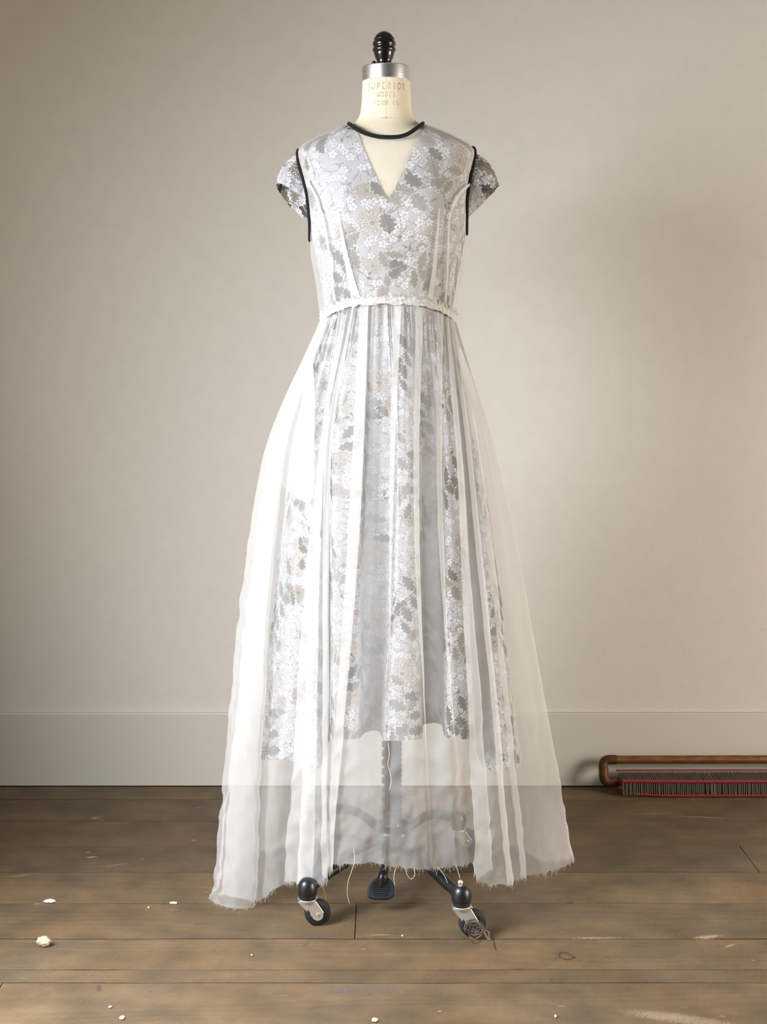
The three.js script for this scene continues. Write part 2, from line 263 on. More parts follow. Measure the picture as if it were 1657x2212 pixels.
// ------------------------------------------------------------------ materials of the garments and the form
// printed cotton: blossoms and leaf sprays over a pale ground of small white blossoms
const PRINT = 0.64;   // metres per repeat
function printTexture() {
  const S = 2048, c = canvasOf(S, S), g = c.getContext('2d');
  let r = rng(77);
  g.fillStyle = '#c4c2c4'; g.fillRect(0, 0, S, S);
  const wrap = (x, y, R, draw) => { for (const dx of [-S, 0, S]) for (const dy of [-S, 0, S]) if (x + dx > -R && x + dx < S + R && y + dy > -R && y + dy < S + R) { g.save(); g.translate(x + dx, y + dy); draw(); g.restore(); } };
  g.lineCap = 'round'; g.lineJoin = 'round';
  // ground: small white blossoms packed over grey, thin stalks between them
  for (let i = 0; i < 1500; i++) {
    const x = r() * S, y = r() * S, a = r() * 7, l = 24 + r() * 46, w = 3 + r() * 4, col = r() < 0.5 ? 'rgba(90,88,92,0.85)' : 'rgba(120,115,114,0.8)', b1 = (r() - 0.5) * 60, b2 = (r() - 0.5) * 60;
    wrap(x, y, 110, () => { g.rotate(a); g.strokeStyle = col; g.lineWidth = w; g.beginPath(); g.moveTo(0, 0); g.bezierCurveTo(l * 0.3, b1, l * 0.7, b2, l, 0); g.stroke(); });
  }
  for (let i = 0; i < 1250; i++) {
    const x = r() * S, y = r() * S, a = r() * 7, R = 19 + r() * 11, k = 5;
    wrap(x, y, 50, () => {
      g.rotate(a); g.fillStyle = '#f7f6f8'; g.strokeStyle = 'rgba(116,114,120,0.8)'; g.lineWidth = 2.6;
      for (let p = 0; p < k; p++) { g.rotate(Math.PI * 2 / k); g.beginPath(); g.ellipse(R * 0.55, 0, R * 0.52, R * 0.42, 0, 0, 7); g.fill(); g.stroke(); }
      g.fillStyle = 'rgba(160,158,164,0.75)'; g.beginPath(); g.arc(0, 0, R * 0.2, 0, 7); g.fill();
    });
  }
  const deepInk = ['#2f2d29', '#3a362e', '#373430'], midInk = ['#605b50', '#696357', '#6e695e'], paleInk = ['#9a9384', '#a69f92'];
  const pick = (a) => a[Math.floor(r() * a.length)];
  function leaf(L, W, deep) {   // lobed leaf along +x, one half darker, hatched with veins
    const n = 4, pts = [];
    for (let s = 0; s <= 48; s++) { const t = s / 48, lob = 0.5 + 0.5 * Math.pow(Math.abs(Math.sin(t * Math.PI * n + 0.5)), 0.7), w = W * Math.pow(Math.sin(Math.PI * Math.min(1, t * 0.93 + 0.05)), 0.75) * lob; pts.push([t * L - Math.abs(Math.sin(t * Math.PI * n)) * L * 0.05, w]); }
    g.beginPath(); g.moveTo(0, 0); for (const [x, y] of pts) g.lineTo(x, -y); for (const [x, y] of pts.reverse()) g.lineTo(x, y * 0.92); g.closePath();
    g.strokeStyle = '#f3f3f6'; g.lineWidth = 7; g.stroke();
    g.fillStyle = deep ? pick(midInk) : pick(paleInk); g.fill();
    g.save(); g.clip();
    g.globalAlpha = deep ? 0.9 : 0.6; g.fillStyle = pick(deep ? deepInk : midInk); g.beginPath(); g.moveTo(0, 0); g.quadraticCurveTo(L / 2, -W * 0.12, L, 0); g.lineTo(L, W * 1.2); g.lineTo(0, W * 1.2); g.closePath(); g.fill();
    g.globalAlpha = 0.85;
    for (let s = 1; s < 11; s++) for (const q of [-1, 1]) { const x = s / 11 * L; g.strokeStyle = q < 0 ? (deep ? '#2c2b25' : '#6d6759') : (deep ? '#a7a293' : '#d0ccc2'); g.lineWidth = 3; g.beginPath(); g.moveTo(x - L * 0.03, 0); g.quadraticCurveTo(x + L * 0.05, q * W * 0.5, x + L * 0.14, q * W); g.stroke(); }
    g.restore();
    g.globalAlpha = 1; g.strokeStyle = deep ? '#24231f' : '#5d594e'; g.lineWidth = 4; g.beginPath(); g.moveTo(-L * 0.18, 0); g.quadraticCurveTo(L / 2, -W * 0.1, L * 0.96, 0); g.stroke();
  }
  function mum(R, deep) {   // many-petalled flower
    for (let ring = 0; ring < 4; ring++) {
      const n = 22 - ring * 4, rr = R * (1 - ring * 0.22);
      for (let i = 0; i < n; i++) {
        const a = (i + ring * 0.5) / n * Math.PI * 2 + (r() - 0.5) * 0.14, L = rr * (0.8 + 0.28 * r());
        g.save(); g.rotate(a);
        g.beginPath(); g.moveTo(rr * 0.12, 0); g.bezierCurveTo(L * 0.45, -R * 0.1, L * 0.9, -R * 0.1, L, 0); g.bezierCurveTo(L * 0.9, R * 0.1, L * 0.45, R * 0.1, rr * 0.12, 0);
        g.fillStyle = ring % 2 ? '#ece8e4' : '#d9d2ca'; g.fill();
        g.strokeStyle = deep ? '#6a5646' : '#948475'; g.lineWidth = 4; g.stroke();
        g.strokeStyle = deep ? '#8a7361' : '#ab9d8f'; g.lineWidth = 2.6; g.beginPath(); g.moveTo(rr * 0.2, 0); g.lineTo(L * 0.72, 0); g.stroke();
        g.restore();
      }
    }
    g.fillStyle = deep ? '#54453a' : '#8a7b6c'; for (let i = 0; i < 18; i++) { const a = r() * 7, q = r() * R * 0.17; g.beginPath(); g.arc(Math.cos(a) * q, Math.sin(a) * q, 4.5, 0, 7); g.fill(); }
  }
  function bud() { g.fillStyle = '#4c4536'; g.beginPath(); g.ellipse(14, 0, 17, 10, 0, 0, 7); g.fill(); g.fillStyle = '#8f8172'; g.beginPath(); g.ellipse(32, 0, 15, 8, 0, 0, 7); g.fill(); }
  function stem(pts, w, col) { g.strokeStyle = col; g.lineWidth = w; g.beginPath(); g.moveTo(...pts[0]); g.bezierCurveTo(...pts[1], ...pts[2], ...pts[3]); g.stroke(); }
  function spray(x, y, turn, deep, scale) {
    const seed = Math.floor(r() * 1e9), outer = r;
    wrap(x, y, 620 * scale, () => {
      r = rng(seed);   // every wrapped copy draws the same spray
      g.rotate(turn); g.scale(scale, scale);
      const col = deep ? '#403c32' : '#766e60';
      stem([[0, 0], [60, -60], [40, -200], [110, -290]], 8, col); stem([[0, 0], [-70, 40], [-60, 170], [-120, 250]], 7, col); stem([[40, -90], [110, -110], [150, -150], [210, -140]], 5, col); stem([[-40, 80], [-120, 70], [-160, 40], [-200, -20]], 5, col); stem([[70, -180], [20, -240], [-10, -280], [-30, -340]], 4, col); stem([[-80, 180], [0, 230], [30, 280], [90, 310]], 4, col);
      for (const [fx, fy, R] of [[130, -330, 112], [-150, 310, 98], [240, -140, 74], [100, 320, 60]]) { g.save(); g.translate(fx, fy); g.rotate(r() * 3); g.scale(1, 0.84); mum(R, deep ? r() < 0.8 : r() < 0.2); g.restore(); }
      for (const [lx, ly, a, L] of [[30, -50, -0.3, 175], [20, -60, -2.4, 165], [60, -160, 0.25, 150], [-30, 60, 2.5, 175], [-50, 110, 0.9, 160], [95, -250, -2.2, 135], [-100, 210, 2.9, 140], [-150, 50, 1.9, 125], [150, -130, 0.9, 120], [10, 10, 0.5, 150], [-20, 240, 0.4, 120]]) { g.save(); g.translate(lx, ly); g.rotate(a + (r() - 0.5) * 0.8); leaf(L * (0.8 + r() * 0.45), L * 0.36, deep ? r() < 0.85 : r() < 0.3); g.restore(); }
      for (const [bx, by, a] of [[-30, -345, -1.9], [-200, -25, -2.6], [-215, -5, 2.6], [40, -300, -1.2], [100, 60, 0.6]]) { g.save(); g.translate(bx, by); g.rotate(a); bud(); g.restore(); }
    });
    r = outer;
  }
  spray(330, 400, 0.25, true, 1.0); spray(1330, 290, -2.7, false, 1.0); spray(830, 920, 2.9, true, 0.95); spray(1760, 960, 0.1, true, 1.0); spray(310, 1430, -0.5, false, 1.05); spray(1180, 1560, 0.5, true, 1.0); spray(1800, 1740, 2.4, false, 0.95); spray(740, 1930, -2.9, true, 0.8); spray(1300, 840, 1.2, false, 0.7);
  return texOf(c);
}
const printMap = printTexture();
const cottonMat = new THREE.MeshPhysicalMaterial({ name: 'printed_cotton', map: printMap, color: new THREE.Color(0.76, 0.755, 0.76), roughness: 0.95, side: THREE.DoubleSide });
const weave = dataTex(256, 256, (x, y, o) => { const v = 128 + 50 * Math.sin(x * Math.PI / 2) * Math.cos(y * Math.PI / 2) + 40 * n2(x / 30, y / 6); o[0] = o[1] = o[2] = v; }, false);
weave.wrapS = weave.wrapT = THREE.RepeatWrapping;
const SILK = new THREE.Color(0.84, 0.83, 0.805);
const organza = (name, opacity) => new THREE.MeshPhysicalMaterial({ name, color: SILK, transparent: true, opacity, roughness: 0.85, transmission: 0.4, thickness: 0, ior: 1.2, side: THREE.DoubleSide });
const organzaMat = organza('silk_organza', 0.36), seamMat = organza('organza_seam', 0.8), frillMat = organza('frayed_organza', 0.8);
const threadMat = new THREE.MeshStandardMaterial({ name: 'silk_thread', color: new THREE.Color('#d9d2c3'), roughness: 0.8 });
const velvetMat = new THREE.MeshPhysicalMaterial({ name: 'black_binding', color: new THREE.Color('#0b0b0d'), roughness: 0.95, sheen: 0.15, sheenRoughness: 0.5 });
const linenTex = dataTex(256, 256, (x, y, o) => { const v = 1 + 0.05 * n2(x / 1.5, y / 12) + 0.05 * n2(x / 12, y / 1.5); o[0] = 226 * v; o[1] = 214 * v; o[2] = 188 * v; });
linenTex.wrapS = linenTex.wrapT = THREE.RepeatWrapping; linenTex.repeat.set(6, 6);
const linenMat = new THREE.MeshStandardMaterial({ name: 'natural_linen', map: linenTex, roughness: 0.85 });
function neckTexture() {
  const W = 2048, H = 512, c = canvasOf(W, H), g = c.getContext('2d'), r = rng(31);
  g.fillStyle = '#e4d8bf'; g.fillRect(0, 0, W, H);
  for (let i = 0; i < 9000; i++) { g.fillStyle = r() < 0.5 ? 'rgba(200,186,156,0.16)' : 'rgba(244,236,216,0.16)'; if (r() < 0.5) g.fillRect(r() * W, r() * H, 14 + r() * 30, 1.4); else g.fillRect(r() * W, r() * H, 1.4, 14 + r() * 30); }
  // stencilled lettering, worn
  const ink = canvasOf(W, H), k = ink.getContext('2d');
  k.textAlign = 'center'; k.textBaseline = 'middle'; k.fillStyle = '#6f5f43';
  const line = (s, y, size, width, spacing) => { k.font = size + 'px sans-serif'; const n = s.length; for (let i = 0; i < n; i++) { k.save(); k.translate(W / 2 + (i - (n - 1) / 2) * spacing, y); k.scale(width, 1); k.fillText(s[i], 0, 0); k.restore(); } };
  line('SUPERIOR', 142, 100, 0.88, 72); line('MODEL', 236, 72, 0.82, 52); line('FORM CO', 330, 68, 0.86, 50);
  // stencil bridges and worn threads taken out of the ink
  k.globalCompositeOperation = 'destination-out';
  for (const [y, h] of [[142, 9], [236, 7], [330, 7]]) k.fillRect(0, y - h / 2 + (y === 142 ? -4 : 0), W, h * 0.8);
  for (let i = 0; i < 2600; i++) { k.fillStyle = 'rgba(0,0,0,' + (0.2 + 0.4 * r()) + ')'; k.fillRect(W / 2 - 330 + r() * 660, 80 + r() * 300, 2 + r() * 3, 6 + r() * 24); }
  k.fillStyle = 'rgba(0,0,0,0.55)'; for (let i = 0; i < 70; i++) k.fillRect(W / 2 - 320 + r() * 640, 85 + r() * 290, 4 + r() * 12, 8 + r() * 20);
  g.drawImage(ink, 0, 0);
  // tape seam down the centre and the marked neck line with its cross
  g.fillStyle = 'rgba(150,128,88,0.75)'; g.fillRect(W / 2 - 1.5, 0, 3.2, H); g.fillRect(W / 2 - 60, H - 16, 120, 4); g.fillRect(W / 2 - 5, H - 26, 10, 22);
  g.fillStyle = 'rgba(170,148,108,0.5)'; g.fillRect(0, H - 14, W, 3);
  return texOf(c);
}
const neckMat = new THREE.MeshStandardMaterial({ name: 'stencilled_linen', map: neckTexture(), roughness: 0.85 });
const ironMat = new THREE.MeshPhysicalMaterial({ name: 'black_enamel_iron', color: new THREE.Color('#101214'), roughness: 0.38, clearcoat: 0.3, clearcoatRoughness: 0.3 });
const lacquerMat = new THREE.MeshPhysicalMaterial({ name: 'black_lacquer', color: new THREE.Color('#08080a'), roughness: 0.22, clearcoat: 0.5, clearcoatRoughness: 0.15 });
const brushed = dataTex(64, 512, (x, y, o) => { const v = 128 + 90 * n2(3, y / 1.3) + 30 * n2(x / 40, y / 2); o[0] = o[1] = o[2] = v; }, false);
const steelMat = new THREE.MeshStandardMaterial({ name: 'brushed_metal', color: new THREE.Color('#e6e4e2'), metalness: 1, roughness: 0.32, bumpMap: brushed, bumpScale: 0.00012 });
const zincMat = new THREE.MeshStandardMaterial({ name: 'zinc_plate', color: new THREE.Color('#c8c4b9'), metalness: 0.7, roughness: 0.42 });
const rubberMat = new THREE.MeshStandardMaterial({ name: 'black_rubber', color: new THREE.Color('#1a1b1d'), roughness: 0.7 });
const pedalMat = new THREE.MeshStandardMaterial({ name: 'ribbed_black_rubber', color: new THREE.Color('#141a1d'), roughness: 0.55 });

// ------------------------------------------------------------------ the dress form
// outline of the torso in the plane z = 0: [pixel row, left px, right px, front depth, back depth]
const TORSO = [
  [148, 784.5, 884.5, 0.051, 0.051], [180, 783, 886, 0.052, 0.052], [215, 781.5, 887.5, 0.053, 0.053], [240, 779, 890, 0.054, 0.054], [256, 774, 895, 0.056, 0.057], [266, 766, 903, 0.059, 0.06], [273, 756, 913, 0.062, 0.064],
  [282, 735, 935, 0.067, 0.07], [295, 702, 968, 0.074, 0.078], [308, 676, 994, 0.08, 0.085], [320, 656, 1014, 0.086, 0.09], [332, 647, 1022, 0.091, 0.094], [350, 648, 1021, 0.098, 0.098], [390, 655, 1016, 0.116, 0.104], [430, 663, 1010, 0.137, 0.106],
  [465, 669, 1006, 0.15, 0.106], [500, 675, 1002, 0.15, 0.104], [540, 683, 996, 0.141, 0.1], [580, 692, 989, 0.129, 0.094], [620, 699, 981, 0.118, 0.088], [660, 704, 974, 0.11, 0.086], [690, 708, 970, 0.1, 0.082], [740, 716, 962, 0.085, 0.07],
].map(([py, l, r, f, b]) => { const L = P(l, py, 0), R = P(r, py, 0); return [L.y, (L.x + R.x) / 2, (R.x - L.x) / 2, f, b]; }).reverse();
const tC = table(TORSO, 1), tA = table(TORSO, 2), tF = table(TORSO, 3), tB = table(TORSO, 4);
const Y = (py, z = 0) => P(828, py, z).y;
// phi: -pi/2 the viewer's left side, 0 the front, pi/2 the right, beyond that the back
function torso(phi, y, off = 0, offSide = off) {
  const s = Math.sin(phi), c = Math.cos(phi), e = lerp(0.9, 1, smooth(Y(330), Y(268), y)), sx = Math.sign(s) * Math.pow(Math.abs(s), e), cz = Math.sign(c) * Math.pow(Math.abs(c), e);
  let d = c >= 0 ? tF(y) + off : tB(y) + off;
  const bust = c > 0 ? 0.018 * Math.exp(-Math.pow((y - Y(455)) / 0.06, 2)) * (Math.exp(-Math.pow((Math.abs(s) - 0.52) / 0.3, 2)) - 0.75) : 0;
  return V3(tC(y) + (tA(y) + offSide) * sx, y + off * 0.6 * smooth(Y(350), Y(315), y) * smooth(Y(262), Y(275), y), (d + bust) * cz);
}
// the phi and height where the ray through a pixel meets the front of the torso
function onTorso(px, py, off = 0) {
  let z = 0.1, phi = 0, y = 0;
  for (let i = 0; i < 12; i++) { const w = P(px, py, z); y = w.y; const s = clamp((w.x - tC(y)) / (tA(y) + off), -1, 1); phi = Math.asin(Math.sign(s) * Math.pow(Math.abs(s), 1 / lerp(0.9, 1, smooth(Y(330), Y(268), y)))); z = lerp(z, torso(phi, y, off).z, 0.7); }
  return [phi, y];
}
const form = thing('dress_form', 'linen dress form on black iron casters with a black knob on its metal cap', 'dress form');
{
  const NU = 96, yNeck = Y(267), yTop = Y(174), yBottom = Y(735);
  mesh('neck', weldSeam(grid(NU, 30, (u, v) => ({ p: torso(-Math.PI + 2 * Math.PI * u, lerp(yTop, yNeck, v)), u, v: lerp(0.93, 0, v) })), NU, 30), neckMat, form);
  mesh('torso', weldSeam(grid(NU, 90, (u, v) => ({ p: torso(-Math.PI + 2 * Math.PI * u, lerp(yNeck, yBottom, v)), u: u * 1.6, v: v * 1.0 })), NU, 90), linenMat, form);
  const cx = tC(Y(160)), r = 0.0535, y0 = Y(177), y1 = Y(145.5);
  const cap = mesh('neck_cap', lathe([[0.049, y0 + 0.001], [r - 0.0008, y0], [r, y0 + 0.0012], [r, y1 - 0.0025], [r - 0.001, y1 - 0.0006], [r - 0.003, y1], [0.012, y1 + 0.0004], [0.0005, y1 + 0.0004]], 96), steelMat, form);
  cap.position.x = cx;
  const kx = P(830, 100, 0).x, K = (hw, py) => [hw / 951, Y(py)];
  const knob = mesh('knob', lathe([[0.0005, y1], K(16.2, 143), K(15.8, 138), K(15.6, 133), K(16.6, 130), K(18.4, 126), K(20.2, 121), K(21.8, 116), K(21.2, 114), K(23.8, 111), K(24.7, 107.5), K(24, 104.5), K(20.8, 102), K(23.6, 99.5), K(24.5, 95), K(23.8, 91), K(20.6, 88.4), K(21.8, 86), K(21.2, 82.4), K(18.6, 80.4), K(18.4, 78.4), K(17.8, 77), K(13.5, 72.8), K(8, 69.2), K(3.5, 67.6), [0.0004, Y(67.2)]], 64), lacquerMat, form);
  knob.userData.label = 'glossy black turned knob with rings';
  knob.position.x = kx;
  const sc = new THREE.SphereGeometry(0.0052, 16, 12); const a = P(808, 136.5, 0.006); sc.translate(a.x, a.y, a.z);
  mesh('thumb_screw', mergeGeometries([sc, tube([V3(a.x, a.y - 0.001, a.z), V3(kx - 0.01, a.y - 0.001, 0)], 0.0026, 8)].map((g) => g.index ? g.toNonIndexed() : g)), lacquerMat, form);
}
const hubX = P(848, 1860, 0).x;
{ // ratchet post with round teeth, sleeve and hub
  const yTop = Y(1440), yMid = Y(1752), w = 0.0165, s = new THREE.Shape();
  s.moveTo(-w, yTop); 
  const teethL = Math.floor((yTop - yMid) / 0.0215), teethR = Math.floor((yTop - yMid) / 0.0125);
  for (let i = 0; i < teethL; i++) { const a = yTop - i * 0.0215; s.absarc(-w, a - 0.0105, 0.0078, Math.PI / 2, Math.PI * 1.5, false); }
  s.lineTo(-w, yMid); s.lineTo(w, yMid);
  for (let i = teethR - 1; i >= 0; i--) { const a = yTop - i * 0.0125; s.absarc(w, a - 0.006, 0.0042, -Math.PI / 2, Math.PI / 2, false); }
  s.lineTo(w, yTop);
  const g = new THREE.ExtrudeGeometry(s, { depth: 0.014, bevelEnabled: true, bevelSize: 0.001, bevelThickness: 0.001, bevelSegments: 1, curveSegments: 5 });
  g.translate(hubX, 0, -0.007);
  mesh('ratchet_post', g, ironMat, form);
  const upper = new THREE.CylinderGeometry(0.012, 0.012, Y(730) - yTop, 20); upper.translate(hubX, (Y(730) + yTop) / 2, 0);
  mesh('post', upper, zincMat, form);
  const h = lathe([[0.0005, yMid + 0.006], [0.02, yMid + 0.006], [0.0225, yMid], [0.0215, yMid - 0.02], [0.026, yMid - 0.05], [0.036, 0.15], [0.042, 0.128], [0.046, 0.112], [0.044, 0.098], [0.03, 0.088], [0.0005, 0.086]], 40);
  mesh('hub', h, ironMat, form).position.x = hubX;
}
const casterAt = [];
{ // four curved legs with ball sockets and casters
  const wl = F(686, 1997.5), wr = F(1020, 2021);
  const spots = [
    { w: wl, ball: P(664, 1921, wl.z + 0.0), r: 0.0208, front: true },
    { w: wr, ball: P(997, 1936, wr.z + 0.0), r: 0.0208, front: true },
    { w: V3(2 * hubX - wl.x + 0.02, 0, -wl.z), ball: V3(2 * hubX - wl.x, 0.077, -wl.z) }, { w: V3(2 * hubX - wr.x - 0.02, 0, -wr.z), ball: V3(2 * hubX - wr.x, 0.08, -wr.z) },
  ];
  spots.forEach((q, k) => {
    const b = q.ball, dir = V3(b.x - hubX, 0, b.z).normalize();
    const at = (f, h) => V3(lerp(hubX, b.x, f), h, b.z * f);
    const leg = mesh('leg', tube((q.front ? [at(0.08, 0.108), at(0.25, 0.108), at(0.45, 0.106), at(0.65, 0.1), at(0.84, 0.092), at(0.97, b.y + 0.004)] : [at(0.08, 0.112), at(0.25, 0.122), at(0.45, 0.128), at(0.65, 0.122), at(0.84, 0.103), at(0.97, b.y + 0.006)]), (t) => 0.0115 + 0.003 * Math.abs(t - 0.35), 14, 40), ironMat, form);
    const ball = lathe([[0.0004, 0.026], [0.011, 0.024], [0.0185, 0.015], [0.0215, 0.002], [0.0205, -0.01], [0.0165, -0.019], [0.013, -0.021], [0.0004, -0.021]], 32);
    ball.translate(b.x, b.y, b.z); mesh('socket', ball, ironMat, leg);
    if (k === 1) { const n = lathe([[0.0003, 0.0385], [0.004, 0.0375], [0.0062, 0.033], [0.0048, 0.029], [0.0052, 0.026], [0.007, 0.0235], [0.0003, 0.021]], 24); n.translate(P(994, 1936, b.z).x, b.y - 0.0015, b.z + 0.002); mesh('cap_nut', n, steelMat, leg).userData.label = 'chrome cap nut'; }
    // caster: a plated fork carries the wheel, trailing a little
    const R = k === 1 ? 0.0295 : 0.0288, cx = q.w.x, cz = q.w.z, cy = R;
    const yaw = 0.22;
    const wheel = mesh('wheel', lathe([[0.0085, -0.0112], [0.018, -0.0115], [R - 0.004, -0.0105], [R - 0.0008, -0.007], [R, 0], [R - 0.0008, 0.007], [R - 0.004, 0.0105], [0.018, 0.0115], [0.0085, 0.0112]], 48), rubberMat, form);
    wheel.rotation.set(Math.PI / 2, 0, 0); const holder = wheel; holder.position.set(cx, cy, cz); holder.rotation.set(Math.PI / 2, 0, -yaw);
    const hubDisc = lathe([[0.0004, 0.0165], [0.004, 0.0165], [0.005, 0.0145], [0.008, 0.0135], [0.0095, 0.0118], [0.0095, -0.0118], [0.008, -0.0135], [0.0004, -0.0145]], 28);
    mesh('axle_hub', hubDisc, zincMat, wheel);
    const fs = new THREE.Shape(), tx = b.x - cx, ty = b.y - 0.023 - cy;
    fs.moveTo(tx - 0.0195, ty); fs.lineTo(tx + 0.0195, ty); fs.lineTo(0.0135, 0.004); fs.absarc(0.001, -0.002, 0.0118, 0.4, Math.PI + 0.35, true); fs.closePath();
    const mk = (z) => { const e = new THREE.ExtrudeGeometry(fs, { depth: 0.002, bevelEnabled: true, bevelSize: 0.0006, bevelThickness: 0.0006, bevelSegments: 1, curveSegments: 10 }); e.translate(cx, cy, cz + z); return e; };
    const topPlate = new THREE.CylinderGeometry(0.0195, 0.0185, 0.004, 28).toNonIndexed(); topPlate.translate(b.x, b.y - 0.0245, b.z);
    const front = mk(0.0125), rear = mk(-0.0145);
    const turn = (g) => { g.translate(-cx, 0, -cz); g.rotateY(0); g.translate(cx, 0, cz); return g; };
    mesh('fork', mergeGeometries([turn(front), turn(rear), topPlate].map((g) => g.index ? g.toNonIndexed() : g)), zincMat, form);
    const ring = new THREE.TorusGeometry(0.0195, 0.0016, 8, 36); ring.rotateX(Math.PI / 2); ring.translate(b.x, b.y - 0.021, b.z);
    mesh('swivel_ring', ring, steelMat, form);
    casterAt.push({ x: cx, y: cy, z: cz, R });
  });
}
{ // foot pedal hanging in front of the hub
  const z = 0.165, c = P(823, 1919, z), a = P(830, 1868, 0.12), s = new THREE.Shape();
  s.moveTo(-0.026, -0.018); s.quadraticCurveTo(-0.03, -0.002, -0.018, 0.012); s.quadraticCurveTo(-0.01, 0.02, 0.0, 0.021); s.quadraticCurveTo(0.016, 0.022, 0.023, 0.012); s.quadraticCurveTo(0.029, 0.002, 0.026, -0.015); s.quadraticCurveTo(0.02, -0.023, 0.002, -0.022); s.quadraticCurveTo(-0.02, -0.022, -0.026, -0.018);
  const parts = [new THREE.ExtrudeGeometry(s, { depth: 0.01, bevelEnabled: true, bevelSize: 0.003, bevelThickness: 0.003, bevelSegments: 3, curveSegments: 12 })];
  for (let i = 0; i < 7; i++) { const r = new RoundedBoxGeometry(0.04 - Math.abs(i - 2) * 0.002, 0.0026, 0.0035, 1, 0.001); r.translate(0, 0.012 - i * 0.0047, 0.0135); parts.push(r); }
  const g = mergeGeometries(parts.map((q) => q.index ? q.toNonIndexed() : q)); g.rotateX(-0.45); g.translate(c.x, c.y, c.z);
  const arm = mesh('pedal_arm', tube([V3(hubX - 0.006, 0.112, 0.03), V3(a.x + 0.002, a.y + 0.004, 0.1), V3(a.x, a.y - 0.004, 0.14), V3(c.x + 0.004, c.y + 0.026, z), V3(c.x + 0.002, c.y + 0.012, z + 0.002)], (t) => 0.0125 - 0.004 * Math.sin(Math.PI * clamp(t * 1.2 - 0.2, 0, 1)), 14, 36), ironMat, form);
  mesh('pedal', g, pedalMat, form);
}

// ------------------------------------------------------------------ the two dresses
const waistPy = (px) => 657 + 36 * Math.pow(Math.min(1.05, Math.abs(px - 837) / 143), 2.6);
const HALF = Math.PI / 2;
// one half of a bodice, front or back: side -1 is the viewer's left; edge(s) is the boundary at neck and centre as [phi, y]
const sideOff = (y, o) => lerp(Math.min(o, 0.003), o, smooth(Y(480), Y(570), y));
function bodiceHalf(side, front, off, offSide, edge, waist, arm, nu = 40, nv = 70) {
  const yTip = Y(side < 0 ? 330 : 325), yArm = Y(side < 0 ? 520 : 506), q = front ? 1 : -1;
  const outer = (v) => {   // armhole, then side seam: [phi, y]
    const L = 0.56;
    if (v < L) { const t = v / L; return [side * (HALF - arm * Math.pow(Math.sin(Math.PI * t), 0.8)), lerp(yTip, yArm, t)]; }
    return [side * HALF, lerp(yArm, waist(side * HALF), (v - L) / (1 - L))];
  };
  const top0 = [side * HALF, yTip], top1 = edge(0), bot0 = [side * HALF, waist(side * HALF)], bot1 = [0, waist(0)];
  const topAt = (u) => [lerp(top0[0], top1[0], u), lerp(top0[1], top1[1], u)];
  const botAt = (u) => { const f = lerp(bot0[0], bot1[0], u); return [f, waist(f)]; };
  const pos = (u, v) => {
    const a = outer(v), b = edge(v), c = topAt(u), d = botAt(u), out = [0, 0];
    for (const k of [0, 1]) out[k] = lerp(a[k], b[k], u) + lerp(c[k], d[k], v) - (lerp(lerp(top0[k], top1[k], u), lerp(bot0[k], bot1[k], u), v));
    return out;
  };
  let g = grid(nu, nv, (u, v) => {
    const [f, y] = pos(u, v), phi = front ? f : side * Math.PI - f;
    const crease = (0.0011 * n3(f * 3.5, y * 16, side * 5 + q) + 0.0008 * n3(f * 9, y * 30, off * 900)) * (1 - 0.9 * smooth(Y(360), Y(320), y));
    const p = torso(phi, y, off + crease, sideOff(y, offSide) + crease);
    return { p, u: (f * 0.15 + 0.26 + q * 0.1) / PRINT, v: (y - 0.4) / PRINT };
  });
  return g;
}
function edgeCurve(pxPoints, off, waistY) {   // neck edge in pixels, then down the centre line to the waist
  const pts = pxPoints.map(([x, y, f]) => (x === 'at' ? [y, f] : f !== undefined ? [f, Y(y)] : onTorso(x, y, off)));
  pts.push([0, waistY]);
  const len = [0]; for (let i = 1; i < pts.length; i++) len.push(len[i - 1] + Math.hypot((pts[i][0] - pts[i - 1][0]) * 0.13, pts[i][1] - pts[i - 1][1]));
  const L = len[len.length - 1], ts = len.map((l) => l / L), fx = pchip(ts, pts.map((p) => p[0])), fy = pchip(ts, pts.map((p) => p[1]));
  return (s) => [fx(s), fy(s)];
}
function skirtLoop(front, backN, build) {   // control columns around the skirt, closed: each { W, M, B } in world space
  const cols = front.map(build.front);
  const a = cols[cols.length - 1], b = cols[0];
  for (let i = 1; i < backN; i++) cols.push(build.back(i / backN, a, b, i));
  return cols;
}
